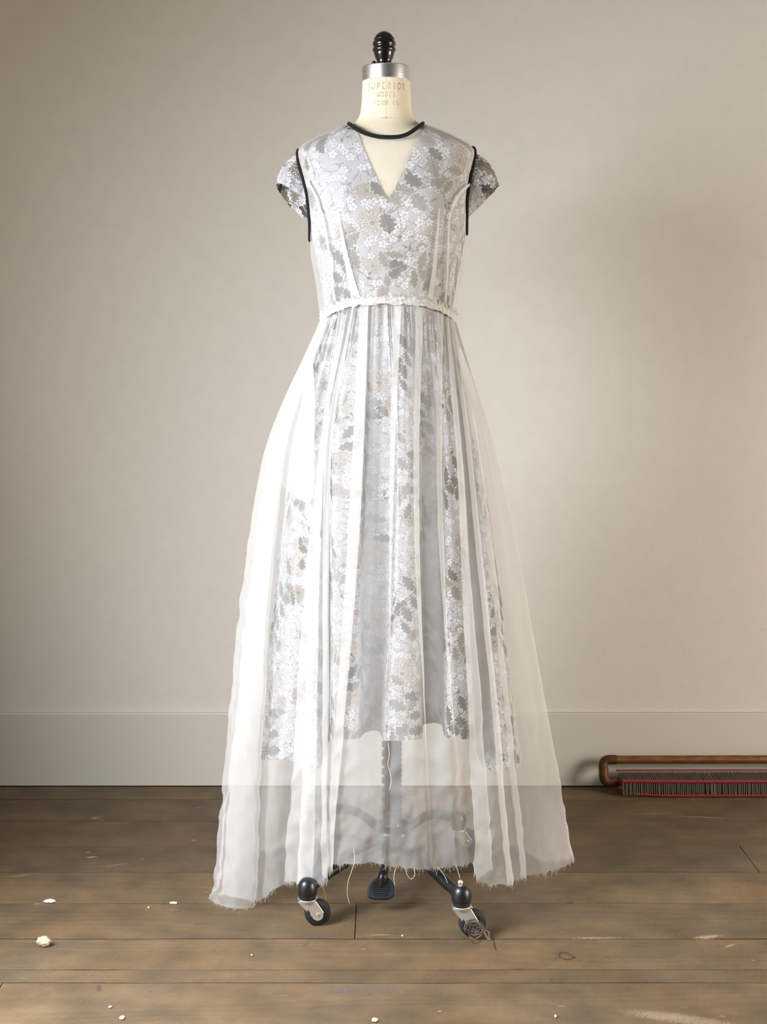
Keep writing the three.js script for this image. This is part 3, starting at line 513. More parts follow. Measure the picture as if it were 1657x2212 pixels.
function skirtSurface(cols, nu, nv, tM, wrinkle, uvScale) {
  const n = cols.length, len = [0];
  for (let i = 1; i <= n; i++) { const p = cols[i % n].B, q = cols[i - 1].B; len.push(len[i - 1] + Math.max(0.006, p.distanceTo(q))); }
  const per = len[n], xs = [], at = [];
  for (let i = -3; i <= n + 3; i++) { const k = ((i % n) + n) % n, turns = Math.floor(i / n); xs.push(len[k] + turns * per); at.push(cols[k]); }
  const f = {}; for (const L of ['W', 'M', 'B']) for (const c of ['x', 'y', 'z']) f[L + c] = pchip(xs, at.map((o) => o[L][c]));
  const surf = (s, t) => {   // s in metres along the hem
    const p = V3(0, 0, 0);
    for (const c of ['x', 'y', 'z']) p[c] = pchip([0, tM, 1], [f['W' + c](s), f['M' + c](s), f['B' + c](s)])(t);
    return p;
  };
  const colsCache = [];
  const g = grid(nu, nv, (u, v) => {
    const s = u * per, i = Math.round(u * nu);
    const c = (colsCache[i] ??= { x: pchip([0, tM, 1], ['W', 'M', 'B'].map((L) => f[L + 'x'](s))), y: pchip([0, tM, 1], ['W', 'M', 'B'].map((L) => f[L + 'y'](s))), z: pchip([0, tM, 1], ['W', 'M', 'B'].map((L) => f[L + 'z'](s))) });
    const p = V3(c.x(v), c.y(v), c.z(v));
    wrinkle(p, u === 1 ? 0 : s, v, per);
    return { p, u: s / uvScale, v: -v * 1.15 / uvScale };
  });
  weldSeam(g, nu, nv);
  return { g, per, surf };
}
// depth of the skirts' front at a pixel row
const underDepth = table([[655, 0.116], [760, 0.142], [1000, 0.172], [1300, 0.192], [1600, 0.205], [1700, 0.21]]);
const overDepth = table([[655, 0.127], [760, 0.17], [1000, 0.208], [1300, 0.232], [1600, 0.25], [1870, 0.272], [2000, 0.275]]);
const waistZ = (px, off) => { const x = clamp((px - 838) / (140 + off * 900), -1, 1); return (0.112 + off) * Math.sqrt(1 - x * x * 0.995); };

// ---- printed underdress
const under = thing('printed_dress', 'grey floral printed cotton dress with cap sleeves, worn under the sheer white overdress', 'dress');
const overDress = thing('sheer_dress', 'sheer white silk organza overdress with black bound neck and armholes and long frayed skirt', 'dress');
{
  const off = 0.0035, wy = (phi) => Y(waistPy(837 + 140 * Math.sin(phi))) - 0.006;
  const vTip = onTorso(838, 429, off)[1], vL = edgeCurve([[0, 273, -HALF], [767, 284], [779, 306], [805, 366], [831, 419], ['at', 0, vTip], ['at', 0, vTip - 0.006]], off, wy(0)), vR = edgeCurve([[0, 271, HALF], [911, 283], [901, 306], [872, 366], [846, 419], ['at', 0, vTip], ['at', 0, vTip - 0.006]], off, wy(0));
  const bk = (sd) => edgeCurve([[0, 275, sd * HALF], [0, 284, sd * 0.9], [0, 292, sd * 0.0]], off, wy(0));
  const g = mergeGeometries([bodiceHalf(-1, true, off, off, vL, wy, 0.28), bodiceHalf(1, true, off, off, vR, wy, 0.28), bodiceHalf(-1, false, off, off, bk(-1), wy, 0.28), bodiceHalf(1, false, off, off, bk(1), wy, 0.28)]);
  mesh('bodice', g, cottonMat, under);
  // skirt: [waist px, px at row 1000, hem px, hem depth, hem row]
  const C = [
    [702, 628, 561, -0.02, 1636], [706, 634, 568, 0.05, 1642], [714, 646, 592, 0.1, 1642], [724, 660, 622, 0.135, 1641], [732, 672, 640, 0.14, 1646], [740, 686, 658, 0.155, 1660], [748, 698, 682, 0.165, 1662], [754, 705, 699, 0.14, 1650],
    [757, 708, 706, 0.1, 1632], [761, 711, 711, 0.12, 1602], [768, 717, 720, 0.175, 1596], [778, 736, 746, 0.208, 1598], [788, 764, 768, 0.206, 1597], [797, 780, 777, 0.185, 1594], [802, 786, 783, 0.15, 1588], [807, 792, 790, 0.13, 1582], [815, 806, 806, 0.12, 1578], [826, 826, 818, 0.126, 1580],
    [834, 846, 824, 0.15, 1588], [838, 854, 829, 0.17, 1598], [846, 862, 845, 0.212, 1600], [860, 878, 872, 0.216, 1600], [876, 894, 898, 0.2, 1598], [886, 903, 910, 0.165, 1592], [892, 908, 915, 0.135, 1540], [899, 916, 920, 0.105, 1518], [910, 934, 938, 0.096, 1532], [920, 948, 952, 0.108, 1560],
    [928, 954, 958, 0.13, 1588], [932, 960, 964, 0.165, 1594], [940, 972, 982, 0.188, 1597], [948, 986, 1006, 0.184, 1597], [953, 996, 1022, 0.16, 1598], [957, 1000, 1028, 0.12, 1612], [960, 1005, 1034, 0.075, 1640], [963, 1012, 1046, 0.075, 1656], [966, 1018, 1064, 0.115, 1668], [968, 1022, 1082, 0.14, 1668], [970, 1026, 1098, 0.135, 1664], [971, 1030, 1108, 0.105, 1658], [972, 1034, 1117, 0.09, 1660], [973, 1038, 1124, 0.05, 1660], [973, 1039, 1125, -0.02, 1650],
  ];
  const cols = skirtLoop(C, 26, {
    front: ([w, m, b, z, hy]) => {
      const zw = waistZ(w, 0.004), xn = clamp((m - 834) / 212, -1, 1), zm0 = underDepth(1000) * Math.sqrt(1 - xn * xn * 0.985), ridge = underDepth(1600) * Math.sqrt(Math.max(0.02, 1 - Math.pow(clamp((b - 843) / 285, -1, 1), 2))), d = z - ridge;
      return { W: P(w, waistPy(w) + 4, zw), M: P(m, 1000, Math.max(-0.02, zm0 + d * 0.5)), B: P(b, hy, z) };
    },
    back: (k, a, b, i) => {
      const an = Math.PI * k, rip = 1 + 0.1 * Math.sin(i * 2.1), L = (A, B2, D, y) => V3(lerp(A.x, B2.x, (1 - Math.cos(an)) / 2), y, lerp(A.z, B2.z, k) - D * Math.sin(an) * rip);
      return { W: L(a.W, b.W, 0.075, a.W.y), M: L(a.M, b.M, 0.15, a.M.y), B: L(a.B, b.B, 0.2, a.B.y + 0.05 * Math.sin(an)) };
    },
  });
  const s = skirtSurface(cols, 720, 120, 0.36, (p, q, t) => {
    const k = Math.hypot(p.x, p.z) || 1, g = 0.0032 * Math.exp(-t * 5) * Math.sin(q * 190 + 2 * n2(q * 12, 3)) + (0.0012 + 0.0022 * t) * n3(p.x * 10, p.y * 3.5, p.z * 10) + 0.0012 * n3(p.x * 24, p.y * 9, p.z * 24 + 5);
    p.x += p.x / k * g; p.z += p.z / k * g;
  }, PRINT);
  mesh('skirt', s.g, cottonMat, under);
  // cap sleeves
  for (const side of [-1, 1]) {
    const L = side < 0, yTip = Y(L ? 330 : 325), yArm = Y(L ? 520 : 506), tEnd = L ? 0.6 : 0.72, tEndB = 0.8;
    const arm = (a) => {   // a from 0 front underarm over the shoulder (0.5) to 1 back underarm
      const fr = a < 0.5, t = fr ? (1 - a * 2) * tEnd : (a * 2 - 1) * tEndB, f = side * (HALF - 0.26 * Math.pow(Math.sin(Math.PI * t), 0.8)), phi = fr ? f : side * Math.PI - f;
      return torso(phi, lerp(yTip, yArm, t), 0.002, 0.0);
    };
    const H = (L ? [[658, 430, 0.02], [642, 419, 0.036], [617, 401, 0.036], [600, 396, 0.015], [598, 404, -0.02], [612, 428, -0.05], [636, 455, -0.06], [663, 478, -0.05]]
      : [[1013, 455, 0.02], [1030, 430, 0.036], [1055, 413, 0.036], [1075, 402, 0.015], [1076, 404, -0.02], [1058, 424, -0.05], [1036, 446, -0.06], [1010, 472, -0.05]]).map(([x, y, z]) => P(x, y, z));
    const hem = new THREE.CatmullRomCurve3(H, false, 'centripetal');
    const g = grid(64, 20, (u, v) => {
      const a = arm(u), h = hem.getPoint(u), p = a.clone().lerp(h, v), bulge = Math.sin(Math.PI * v) * Math.sin(Math.PI * u);
      p.x += side * 0.011 * bulge; p.y += 0.007 * bulge; p.z += (u < 0.5 ? 1 : -1) * 0.002 * Math.sin(Math.PI * v) * Math.abs(Math.cos(Math.PI * u));
      const q = 0.0016 * n3(p.x * 40, p.y * 40, p.z * 40); p.x += q; p.z += q;
      return { p, u: (u * 0.26 + (L ? 0.02 : 0.33)) / PRINT, v: (0.62 - v * 0.06 + (L ? 0.1 : 0)) / PRINT };
    });
    mesh('cap_sleeve', g, cottonMat, under);
  }
}

// ---- sheer overdress
{
  const off = 0.009, offS = 0.0155, wy = (phi) => Y(waistPy(837 + 143 * Math.sin(phi)));
  const nTip = onTorso(836, 303, off)[1], nL = edgeCurve([[0, 273, -HALF], [782, 292], [805, 299], [826, 302], ['at', 0, nTip], ['at', 0, nTip - 0.006]], off, wy(0)), nR = edgeCurve([[0, 271, HALF], [888, 292], [864, 300], [846, 302], ['at', 0, nTip], ['at', 0, nTip - 0.006]], off, wy(0));
  const bk = (sd) => edgeCurve([[0, 269, sd * HALF], [0, 276, sd * 0.9], [0, 281, 0]], off, wy(0));
  mesh('bodice', mergeGeometries([bodiceHalf(-1, true, off, offS, nL, wy, 0.3), bodiceHalf(1, true, off, offS, nR, wy, 0.3), bodiceHalf(-1, false, off, offS, bk(-1), wy, 0.3), bodiceHalf(1, false, off, offS, bk(1), wy, 0.3)]), organzaMat, overDress);
  // flat bands that lie on the bodice: [px, py] path and width
  const bandOn = (path, wA, wB, o) => {
    const pts = path.map(([x, y]) => { const [f, yy] = onTorso(x, y, o); return torso(f, yy, o, o + 0.005); }), c = new THREE.CatmullRomCurve3(pts);
    return grid(40, 2, (u, v) => { const p = c.getPoint(u), t = c.getTangent(u), nrm = V3(p.x - 0.01, 0, p.z + 0.02).normalize(), side = t.clone().cross(nrm).normalize(); return { p: p.addScaledVector(side, (v - 0.5) * lerp(wA, wB, u)).addScaledVector(nrm, 0.0008) }; });
  };
  for (const [path, a, b] of [
    [[[667, 388], [684, 420], [701, 470], [714, 540], [722, 600], [727, 650]], 0.006, 0.007],
    [[[733, 455], [744, 520], [758, 590], [772, 648]], 0.003, 0.022],
    [[[1010, 398], [985, 425], [968, 470], [964, 540], [962, 600], [958, 655]], 0.006, 0.006],
    [[[946, 450], [940, 520], [934, 590], [926, 648]], 0.003, 0.016],
    [[[981, 560], [972, 610], [966, 660]], 0.004, 0.004],
  ]) mesh('seam', bandOn(path, a, b, off), seamMat, overDress);
  // black bindings
  const thin = (pts, n) => { const c = new THREE.CatmullRomCurve3(pts, true); return c.getSpacedPoints(n).slice(0, -1); };
  const neckPath = [];
  for (const [x, y] of [[770, 284], [784, 292], [800, 297.5], [818, 301.5], [838, 302.5], [856, 302], [872, 299], [886, 292.5], [898, 284]]) { const [f, yy] = onTorso(x, y, off); neckPath.push(torso(f, yy, off + 0.001)); }
  for (const [py, f] of [[272, HALF], [276, HALF + 0.7], [280, Math.PI - 0.5], [281, Math.PI], [280, Math.PI + 0.5], [277, Math.PI + HALF - 0.7], [273, -HALF]]) neckPath.push(torso(f, Y(py), off + 0.001, 0.002));
  mesh('neck_binding', tube(thin(neckPath, 60), 0.0046, 10, 240, true), velvetMat, overDress).userData.label = 'black binding round the neck';
  for (const side of [-1, 1]) {
    const yTip = Y(side < 0 ? 329 : 324), yArm = Y(side < 0 ? 520 : 506), pts = [];
    for (let i = 0; i <= 30; i++) { const t = i / 30, f = side * (HALF - 0.3 * Math.pow(Math.sin(Math.PI * t), 0.8)); pts.push(torso(f, lerp(yTip, yArm, t), off + 0.001, sideOff(lerp(yTip, yArm, t), offS) + 0.001)); }
    for (let i = 29; i >= 1; i--) { const t = i / 30, f = side * Math.PI - side * (HALF - 0.3 * Math.pow(Math.sin(Math.PI * t), 0.8)); pts.push(torso(f, lerp(yTip, yArm, t), off + 0.001, sideOff(lerp(yTip, yArm, t), offS) + 0.001)); }
    mesh('armhole_binding', tube(thin(pts, 50), 0.0043, 10, 220, true), velvetMat, overDress).userData.label = 'black binding round the armhole';
  }
  // skirt: [waist px, px at row 1000, hem px, offset from the skirt's front in m, hem row]
  const zHem = table([[440, 0.09], [500, 0.14], [560, 0.16], [640, 0.195], [710, 0.235], [800, 0.262], [870, 0.27], [930, 0.262], [1000, 0.24], [1070, 0.215], [1120, 0.19], [1180, 0.14], [1236, 0.05]]);
  const C = [
    [696, 572, 466, -0.09, 1965], [693, 566, 452, -0.01, 1985], [698, 580, 482, 0.02, 1989], [704, 592, 515, 0.018, 1990], [711, 610, 541, 0.004, 1986], [713, 613, 549, -0.015, 1976], [701, 578, 472, -0.05, 1972], [707, 594, 518, -0.055, 1964], [712, 606, 548, -0.05, 1954], [717, 618, 560, -0.036, 1945], [722, 636, 578, -0.014, 1932],
    [728, 655, 604, -0.012, 1914], [735, 688, 646, -0.035, 1904], [737, 692, 650, -0.022, 1904], [731, 684, 613, 0.002, 1906], [740, 698, 668, -0.01, 1905], [742, 700, 676, 0.0, 1906], [737, 690, 640, 0.012, 1909], [750, 702, 668, 0.014, 1912], [764, 712, 705, 0.008, 1908], [766, 714, 708, -0.004, 1900], [760, 700, 694, -0.014, 1890], [771, 726, 712, -0.006, 1882],
    [786, 758, 716, 0.004, 1879], [795, 783, 718, 0.004, 1877], [797, 785, 716, -0.006, 1874], [777, 760, 704, -0.014, 1871], [800, 798, 738, -0.006, 1868], [822, 818, 772, 0.0, 1865], [846, 836, 806, 0.002, 1863], [865, 851, 824, 0.003, 1865], [867, 853, 832, 0.0, 1867], [851, 842, 840, -0.006, 1869], [870, 868, 866, -0.002, 1874], [892, 884, 900, 0.004, 1879],
    [913, 903, 922, 0.003, 1879], [915, 905, 930, -0.001, 1878], [900, 893, 938, -0.007, 1877], [924, 924, 962, -0.003, 1875], [942, 942, 982, 0.004, 1872], [956, 953, 992, 0.002, 1870], [958, 955, 1000, -0.004, 1869], [945, 943, 1008, -0.01, 1867], [960, 975, 1034, -0.018, 1863], [968, 996, 1060, -0.025, 1866], [970, 999, 1064, -0.014, 1872], [964, 986, 1028, 0.0, 1902], [970, 1000, 1058, 0.008, 1910], [978, 1018, 1104, 0.01, 1913], [980, 1021, 1110, 0.0, 1911], [974, 1010, 1096, -0.016, 1906],
    [979, 1024, 1112, -0.012, 1902], [983, 1038, 1134, -0.006, 1898], [984, 1040, 1137, -0.016, 1896], [979, 1030, 1124, -0.028, 1893], [983, 1050, 1168, -0.012, 1888], [984, 1066, 1208, 0.0, 1876], [982, 1077, 1237, 0.01, 1858], [980, 1075, 1232, -0.06, 1842],
  ];
  const floorPy = (x, y, z, h) => V3(x, h, z);
  const cols = skirtLoop(C, 34, {
    front: ([w, m, b, d, hy]) => {
      const xn = clamp((m - 822) / 262, -1, 1), zm = overDepth(1000) * Math.sqrt(1 - xn * xn * 0.97);
      return { W: P(w, waistPy(w), waistZ(w, 0.014) + d * 0.25), M: P(m, 1000, zm + d * 0.75), B: P(b, hy, zHem(b) + d) };
    },
    back: (k, a, b, i) => {
      const an = Math.PI * k, rip = 1 + 0.07 * Math.sin(i * 1.9), L = (A, B2, D, y) => V3(lerp(A.x, B2.x, (1 - Math.cos(an)) / 2), y, lerp(A.z, B2.z, k) - D * Math.sin(an) * rip);
      return { W: L(a.W, b.W, 0.085, a.W.y), M: L(a.M, b.M, 0.2, a.M.y), B: L(a.B, b.B, 0.34, lerp(0.05, 0.012, smooth(0, 0.15, k)) + 0.006 * Math.sin(i)) };
    },
  });
  const wr = (p, q, t) => {
    const k = Math.hypot(p.x, p.z) || 1, left = smooth(-0.2, -0.3, p.x) * smooth(0.3, 0.5, t);
    let g = 0.003 * Math.exp(-t * 7) * Math.sin(q * 150 + 2 * n2(q * 10, 8)) + (0.0006 + 0.0035 * t) * n3(p.x * 9, p.y * 3, p.z * 9 + 20) + 0.0016 * t * n3(p.x * 26, p.y * 11, p.z * 26 + 40);
    g += left * (0.0026 * n2(p.x * 20 + p.y * 9, p.y * 5 - p.x * 9) + 0.0016 * n2(p.x * 50 + p.y * 22, p.y * 13));
    g += 0.0022 * smooth(0.75, 0.95, t) * n3(p.x * 34, p.y * 30, 7) + 0.006 * smooth(0.6, 0.85, t) * (0.35 - Math.abs(n3(p.x * 11 + p.y * 5, p.y * 9 - p.x * 6, 31))) * smooth(0.26, 0.2, Math.abs(p.x));
    p.x += p.x / k * g; p.z += p.z / k * g; p.y = Math.max(p.y + 0.003 * smooth(0.95, 1, t) * n2(q * 40, 1), 0.006);
  };
  const sk = skirtSurface(cols, 1100, 150, 0.28, wr, 0.3);
  mesh('skirt', sk.g, organzaMat, overDress);
  // frayed gathered edge at the waist
  const waistRing = []; { const seen = rng(8); for (let i = 0; i < 220; i++) { const p = sk.surf(i / 220 * sk.per, 0); waistRing.push([Math.atan2(p.x - 0.008, p.z), p]); } waistRing.sort((a, b) => a[0] - b[0]); }
  const wa = pchip(waistRing.map((w) => w[0]), waistRing.map((w, i) => w[0]));
  const ringAt = (an) => { const x = 837 + 143 * Math.sin(an), y = Y(waistPy(x)), p = torso(an, y, 0.0145, 0.0115); return p; };
  const frills = [];
  for (const [h0, h1, o, ph] of [[-0.004, 0.011, 0.001, 0], [-0.006, 0.005, 0.004, 5], [-0.001, 0.015, 0.0025, 9]]) frills.push(grid(420, 5, (u, v) => {
    const an = -Math.PI + u * 2 * Math.PI, p = ringAt(an), nrm = V3(Math.sin(an), 0, Math.cos(an)), e = n2(u * 70 + ph, 2) * 0.6 + n2(u * 260 + ph, 5) * 0.5;
    const flare = (v - 0.4) * 0.006 * (0.6 + n2(u * 60 + ph, 9)) + 0.0024 * n2(u * 160 + ph, v * 2 + ph);
    p.y += lerp(h0 * (1 + 0.5 * n2(u * 50 + ph, 12)), h1 * (1 + 0.6 * e), v); return { p: p.addScaledVector(nrm, o + Math.abs(flare)) };
  }));
  const hairs = [], r = rng(21);
  const hair = (p, dir, len, rad, curl = 0.35) => { const pts = [p.clone()], d = dir.clone(); let q = p.clone(); for (let i = 0; i < 4; i++) { d.add(V3((r() - 0.5) * curl, (r() - 0.5) * curl * 0.5, (r() - 0.5) * curl)).normalize(); q = q.clone().addScaledVector(d, len / 4); q.y = Math.max(q.y, 0.002); pts.push(q); } return tube(pts, rad, 3, 5); };
  mesh('waist_frill', mergeGeometries(frills), frillMat, overDress);
  for (let i = 0; i < 420; i++) { const an = (r() * 2 - 1) * Math.PI, p = ringAt(an); p.y += 0.009; hairs.push(hair(p.addScaledVector(V3(Math.sin(an), 0, Math.cos(an)), 0.003), V3(Math.sin(an) * 0.7 + (r() - 0.5), 0.9, Math.cos(an) * 0.7), 0.004 + r() * 0.01, 0.00022)); }
  const wf = mesh('waist_fray', mergeGeometries(hairs), threadMat, overDress); wf.userData.kind = 'stuff';
  // frayed hem
  const fringe = [];
  for (let i = 0; i < 1700; i++) { const s = r() * sk.per, p = sk.surf(s, 1); wr(p, s, 1); fringe.push(hair(p, V3((r() - 0.5) * 0.5, -1, (r() - 0.5) * 0.5), 0.003 + Math.pow(r(), 3) * 0.012, 0.00016, 0.4)); }
  const hf = mesh('hem_fray', mergeGeometries(fringe), threadMat, overDress); hf.userData.kind = 'stuff';
  // pocket bags between the two skirts
  const bag = (pts, z, zt, layers) => {
    const pcs = [];
    for (let l = 0; l < layers; l++) {
      const c = new THREE.CatmullRomCurve3(pts.map(([x, y]) => V3(x, y, 0)), true, 'catmullrom', 0.5).getSpacedPoints(60), s = new THREE.Shape(c.map((q) => new THREE.Vector2(q.x, q.y))), g = new THREE.ShapeGeometry(s), p = g.attributes.position;
      const xm = pts.reduce((a, q) => a + q[0], 0) / pts.length;
      for (let i = 0; i < p.count; i++) { const q = P(p.getX(i), p.getY(i), z + zt * (p.getX(i) - xm) + l * 0.006 + (p.getY(i) - 940) * 0.00006); p.setXYZ(i, q.x, q.y, q.z); }
      g.computeVertexNormals(); pcs.push(g);
    }
    return mergeGeometries(pcs);
  };
  mesh('pocket_bag', bag([[672, 770], [650, 840], [622, 930], [604, 1010], [610, 1048], [640, 1074], [668, 1086], [678, 1060], [679, 960], [680, 860]], 0.095, 0.0009, 3), organzaMat, overDress);
  mesh('pocket_bag', bag([[992, 750], [1010, 790], [1026, 840], [1030, 866], [1025, 915], [1016, 964], [1008, 920], [1000, 850]], 0.09, -0.0006, 2), organzaMat, overDress);
  // loose threads hanging from the hem and the seam
  const loose = (path, rad = 0.0005) => mesh('loose_thread', tube(path.map(([x, y, z]) => P(x, y, z)), rad, 4, 60), threadMat, overDress);
  loose([[764, 1830, 0.262], [766, 1858, 0.268], [760, 1880, 0.268], [752, 1905, 0.266], [750, 1930, 0.264], [755, 1952, 0.262]], 0.00045);
  loose([[838, 1604, 0.235], [841, 1630, 0.24], [838, 1650, 0.242], [843, 1672, 0.245], [845, 1690, 0.247], [841, 1706, 0.25]], 0.0007);
  loose([[876, 1876, 0.268], [880, 1890, 0.27], [888, 1899, 0.268], [896, 1890, 0.268], [894, 1876, 0.266]]); loose([[945, 1872, 0.262], [960, 1892, 0.262], [968, 1912, 0.262], [966, 1924, 0.26]]); loose([[985, 1866, 0.25], [990, 1884, 0.25], [994, 1897, 0.25]]); loose([[668, 1905, 0.215], [664, 1922, 0.215], [668, 1936, 0.214], [672, 1950, 0.213]]); loose([[690, 1903, 0.22], [700, 1925, 0.22], [704, 1946, 0.22], [698, 1964, 0.218]]); loose([[854, 1876, 0.27], [851, 1896, 0.27], [853, 1912, 0.268]]); loose([[1022, 1862, 0.235], [1025, 1880, 0.235], [1024, 1895, 0.235]]);
}

// ------------------------------------------------------------------ fin-tube heater on the floor by the baseboard
const copperMap = dataTex(512, 64, (x, y, o) => { const v = 1 + 0.25 * fbm(x / 40, y / 14, 4), t = clamp(0.5 + 1.2 * fbm(x / 90 + 40, y / 30, 3), 0, 1); o[0] = lerp(116, 134, t) * v; o[1] = lerp(84, 82, t) * v; o[2] = lerp(54, 44, t) * v; });
const copperMat = new THREE.MeshStandardMaterial({ name: 'tarnished_copper', map: copperMap, metalness: 0.55, roughness: 0.5 });
const brassMat = new THREE.MeshStandardMaterial({ name: 'tarnished_elbow', map: copperMap, color: new THREE.Color('#b4ab98'), metalness: 0.4, roughness: 0.6 });
const finMat = new THREE.MeshStandardMaterial({ name: 'dusty_fin', color: new THREE.Color('#958d82'), metalness: 0.3, roughness: 0.6 });
const redMat = new THREE.MeshStandardMaterial({ name: 'red_strip', color: new THREE.Color('#8e1f2a'), roughness: 0.5 });
{
  const h = thing('fin_tube_heater', 'copper pipe and red edged fin element lying along the baseboard', 'heater');
  const zP = BACK + 0.062, zL = BACK + 0.078, X1 = 1.5, rp = 0.0118, y1 = P(1400, 1641, zP).y, y2 = Math.max(0.026, P(1330, 1689, zL).y), xb = P(1327, 1641, zP).x, xl = P(1303, 1660, zP).x;
  mesh('pipe', tube([V3(xb, y1, zP), V3((xb + X1) / 2, y1 + 0.001, zP), V3(X1, y1 + 0.002, zP)], rp, 24, 30), copperMat, h);
  mesh('elbow', tube([V3(xb + 0.004, y1, zP), V3(xl + 0.018, y1, zP), V3(xl + 0.005, y1 - 0.004, zP), V3(xl, y1 - 0.017, zP + 0.003), V3(xl, (y1 + y2) / 2, (zP + zL) / 2)], 0.0135, 24, 50), brassMat, h);
  mesh('elbow', tube([V3(xl, (y1 + y2) / 2 + 0.004, (zP + zL) / 2), V3(xl, y2 + 0.016, zL), V3(xl + 0.005, y2 + 0.004, zL), V3(xl + 0.018, y2, zL), V3(xl + 0.034, y2, zL)], 0.0137, 24, 50), brassMat, h);
  mesh('inner_pipe', tube([V3(xl + 0.03, y2, zL), V3(X1, y2, zL)], 0.0112, 16, 20), copperMat, h);
  const xf = P(1338, 1690, zL).x, r = rng(44);
  // one fin: a thin plate in the plane across the pipe, outline in [z, y]
  const out = [[zL + 0.042, 0.004], [zL + 0.036, 0.043], [zL - 0.03, 0.056], [zL - 0.03, 0.008]];
  const fs = new THREE.Shape(out.map(([z, y]) => new THREE.Vector2(z, y))), fin = new THREE.ExtrudeGeometry(fs, { depth: 0.0009, bevelEnabled: false });
  fin.rotateY(-Math.PI / 2);   // shape x -> z, extrude -> -x
  const zMid = zL, yMid = y2; fin.translate(0, -yMid, -zMid);
  const n = Math.floor((X1 - xf) / 0.0054);
  for (let i = 0; i < n; i++) {
    const m = mesh('fin', fin, finMat, h), jam = Math.abs(i - 47) < 5 ? 0.0022 * Math.sign(47 - i) : 0;
    m.position.set(xf + 0.004 + i * 0.0054 + (r() - 0.5) * 0.0007 + jam, yMid, zMid); m.rotation.set((r() - 0.5) * 0.02, (r() - 0.5) * 0.07 + 0.1, (r() - 0.5) * 0.05);
  }
  const strip = (pts, w, t) => { const c = new THREE.CatmullRomCurve3(pts); return tube(pts, w, 8, 40); };
  mesh('red_strip', strip([P(1332, 1664, zL - 0.03), V3(xf + 0.2, 0.058, zL - 0.031), V3(X1, 0.06, zL - 0.03)], 0.0022), redMat, h);
  mesh('red_strip', strip([P(1346, 1687.5, zL + 0.037), V3(xf + 0.2, 0.0445, zL + 0.0375), V3(X1, 0.047, zL + 0.037)], 0.0044), redMat, h);
  mesh('red_strip', strip([P(1340, 1706.5, zL + 0.028), P(1380, 1715, zL + 0.038), P(1430, 1718.5, zL + 0.043), V3(xf + 0.25, 0.0055, zL + 0.044), V3(X1, 0.006, zL + 0.044)], 0.003), redMat, h);
}

// ------------------------------------------------------------------ small things on the floor
function pebble(seed, a, b, c, rough) {
  const g = mergeVertices(new THREE.IcosahedronGeometry(1, 3)), p = g.attributes.position;
  for (let i = 0; i < p.count; i++) { const v = V3(p.getX(i), p.getY(i), p.getZ(i)), k = 1 + rough * n3(v.x * 1.3 + seed, v.y * 1.3, v.z * 1.3) + rough * 0.5 * n3(v.x * 3 + seed, v.y * 3, v.z * 3); p.setXYZ(i, v.x * a * k, Math.max(v.y * b * k, -b * 0.85) + b * 0.85, v.z * c * k); }
  g.computeVertexNormals(); return g;
}
const plasterMat = new THREE.MeshStandardMaterial({ name: 'plaster_crumb', color: new THREE.Color('#b3a68c'), roughness: 1 });
const chipMat = new THREE.MeshStandardMaterial({ name: 'paint_chip', color: new THREE.Color('#e6dfcb'), roughness: 0.7 });
{ const q = F(95, 2043); single('plaster_lump', pebble(3, 0.0135, 0.0095, 0.011, 0.35), plasterMat, 'crumbly beige plaster lump on the bare boards', 'lump').position.set(q.x, 0.0008, q.z); }
for (const [x, y, a, c, seed, label] of [
  [107, 1948, 0.0135, 0.011, 1, 'largest flat oval white paint chip, lying at a board joint'], [375, 1952, 0.009, 0.006, 2, 'small flat white paint chip lying on an open board joint beside the hem'], [238, 2177, 0.0028, 0.0035, 4, 'tiny white paint crumb on the nearest board beyond the dark dent'], [264, 2200, 0.0048, 0.0075, 5, 'small narrow white paint crumb on the front board'],
  [810, 2205, 0.0062, 0.0075, 6, 'small white paint crumb in front of the grey floor stain'], [1200, 2197, 0.0022, 0.005, 7, 'tiny bright paint crumb on the front board below the hair loop'], [321, 1962, 0.0018, 0.004, 8, 'pinhead white speck near the small chip at the joint'], [544, 2065, 0.0018, 0.002, 9, 'pinhead white speck in front of the left hem'], [869, 2023, 0.002, 0.002, 10, 'pinhead white speck between the casters'],
]) { const q = F(x, y); single('paint_chip', pebble(seed * 7, a, Math.min(a, 0.0016), c, 0.2), chipMat, label, 'paint chip', { group: 'paint chips on the floor' }).position.set(q.x, 0.0006, q.z); }
const hairMat = new THREE.MeshStandardMaterial({ name: 'dark_hair', color: new THREE.Color('#2b211b'), roughness: 0.8 });
const lintMat = new THREE.MeshStandardMaterial({ name: 'dusty_lint', color: new THREE.Color('#8d7f6d'), roughness: 1 });
const lintDark = new THREE.MeshStandardMaterial({ name: 'dark_lint', color: new THREE.Color('#4a4038'), roughness: 1 });
const lay = (list, h = 0.0014) => list.map(([x, y]) => { const q = F(x, y); q.y = h; return q; });
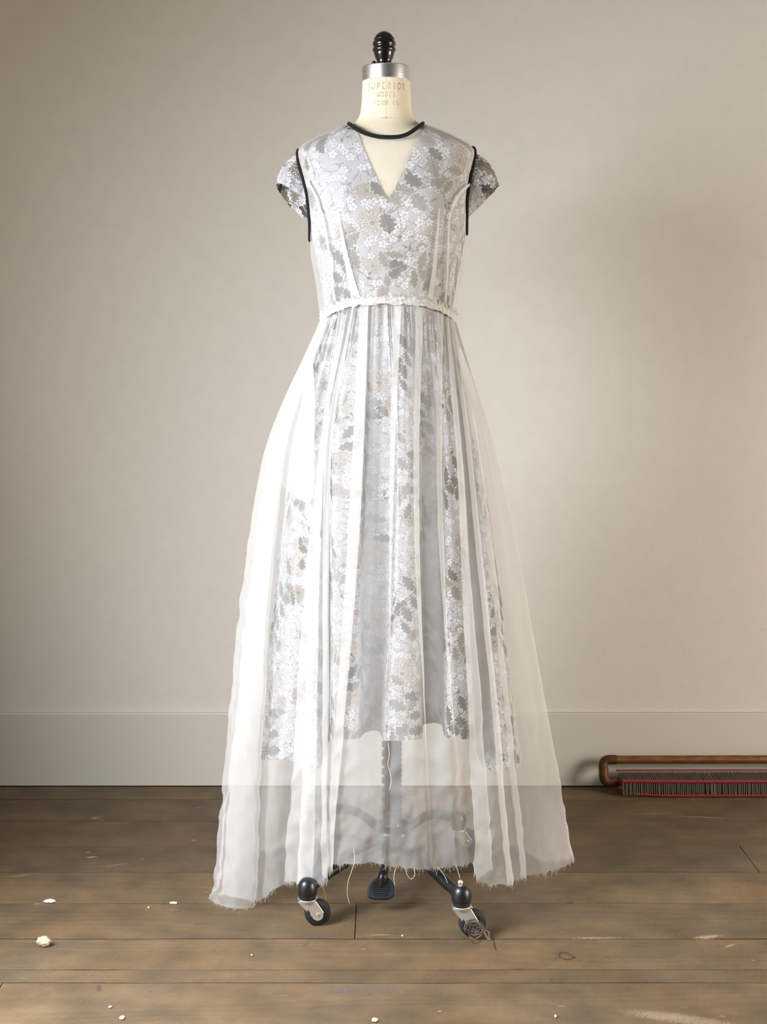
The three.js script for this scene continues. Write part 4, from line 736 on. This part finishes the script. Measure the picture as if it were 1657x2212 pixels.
single('hair_loop', tube(lay([[1242, 2068], [1228, 2074], [1212, 2070], [1208, 2061], [1216, 2058], [1230, 2062], [1243, 2070], [1236, 2066]]), 0.0006, 5, 50), hairMat, 'small dark hair loop lying on the boards', 'hair');
single('loose_hair', tube(lay([[1063, 2026], [1066, 2036], [1068, 2046], [1071, 2053]]), 0.0006, 5, 30), hairMat, 'short straight dark hair in front of the tangled caster', 'hair');
single('loose_hair', tube(lay([[1018, 2032], [1022, 2038], [1032, 2038], [1036, 2032], [1030, 2028]]), 0.0005, 5, 30), hairMat, 'thin curled hair just below the tangled caster', 'hair');
{ // threads and dust wound round the front right caster
  const t = thing('thread_tangle', 'matted ball of dusty threads wound round a caster wheel', 'thread tangle'), r = rng(63), c = casterAt[1], o = V3(c.x + 0.002, c.y - 0.006, c.z + 0.0195), pale = [], dark = [];
  for (let k = 0; k < 64; k++) {
    const pts = [], a0 = r() * 7, R = 0.007 + r() * 0.013; let a = a0;
    for (let i = 0; i < 7; i++) { a += 0.5 + r() * 1.1; pts.push(V3(o.x + Math.cos(a) * R * (0.7 + 0.5 * r()), Math.max(0.0012, o.y + Math.sin(a) * R * 0.95 * (0.7 + 0.5 * r())), o.z + (r() - 0.5) * 0.013)); }
    (k % 3 ? dark : pale).push(tube(pts, k % 3 ? 0.00055 : 0.0005, 4, 26));
  }
  for (let k = 0; k < 7; k++) pale.push(tube([V3(o.x, o.y, o.z), V3(o.x + 0.014 + r() * 0.01, o.y - 0.004 + r() * 0.01, o.z + 0.003), V3(o.x + 0.02 + r() * 0.012, Math.max(0.003, o.y - 0.014 + r() * 0.012), o.z + 0.005), V3(o.x + 0.026 + r() * 0.01, Math.max(0.0015, o.y - 0.022), o.z + 0.006)], 0.0005, 4, 20));
  const core = pebble(17, 0.013, 0.011, 0.006, 0.3); core.translate(o.x, o.y - 0.0095, o.z - 0.001);
  mesh('lint_core', core, lintDark, t);
  const d = mesh('dark_threads', mergeGeometries(dark), lintDark, t), p = mesh('pale_threads', mergeGeometries(pale), lintMat, t);
  d.userData.kind = 'stuff'; p.userData.kind = 'stuff';
}

renderer.render(scene, camera);
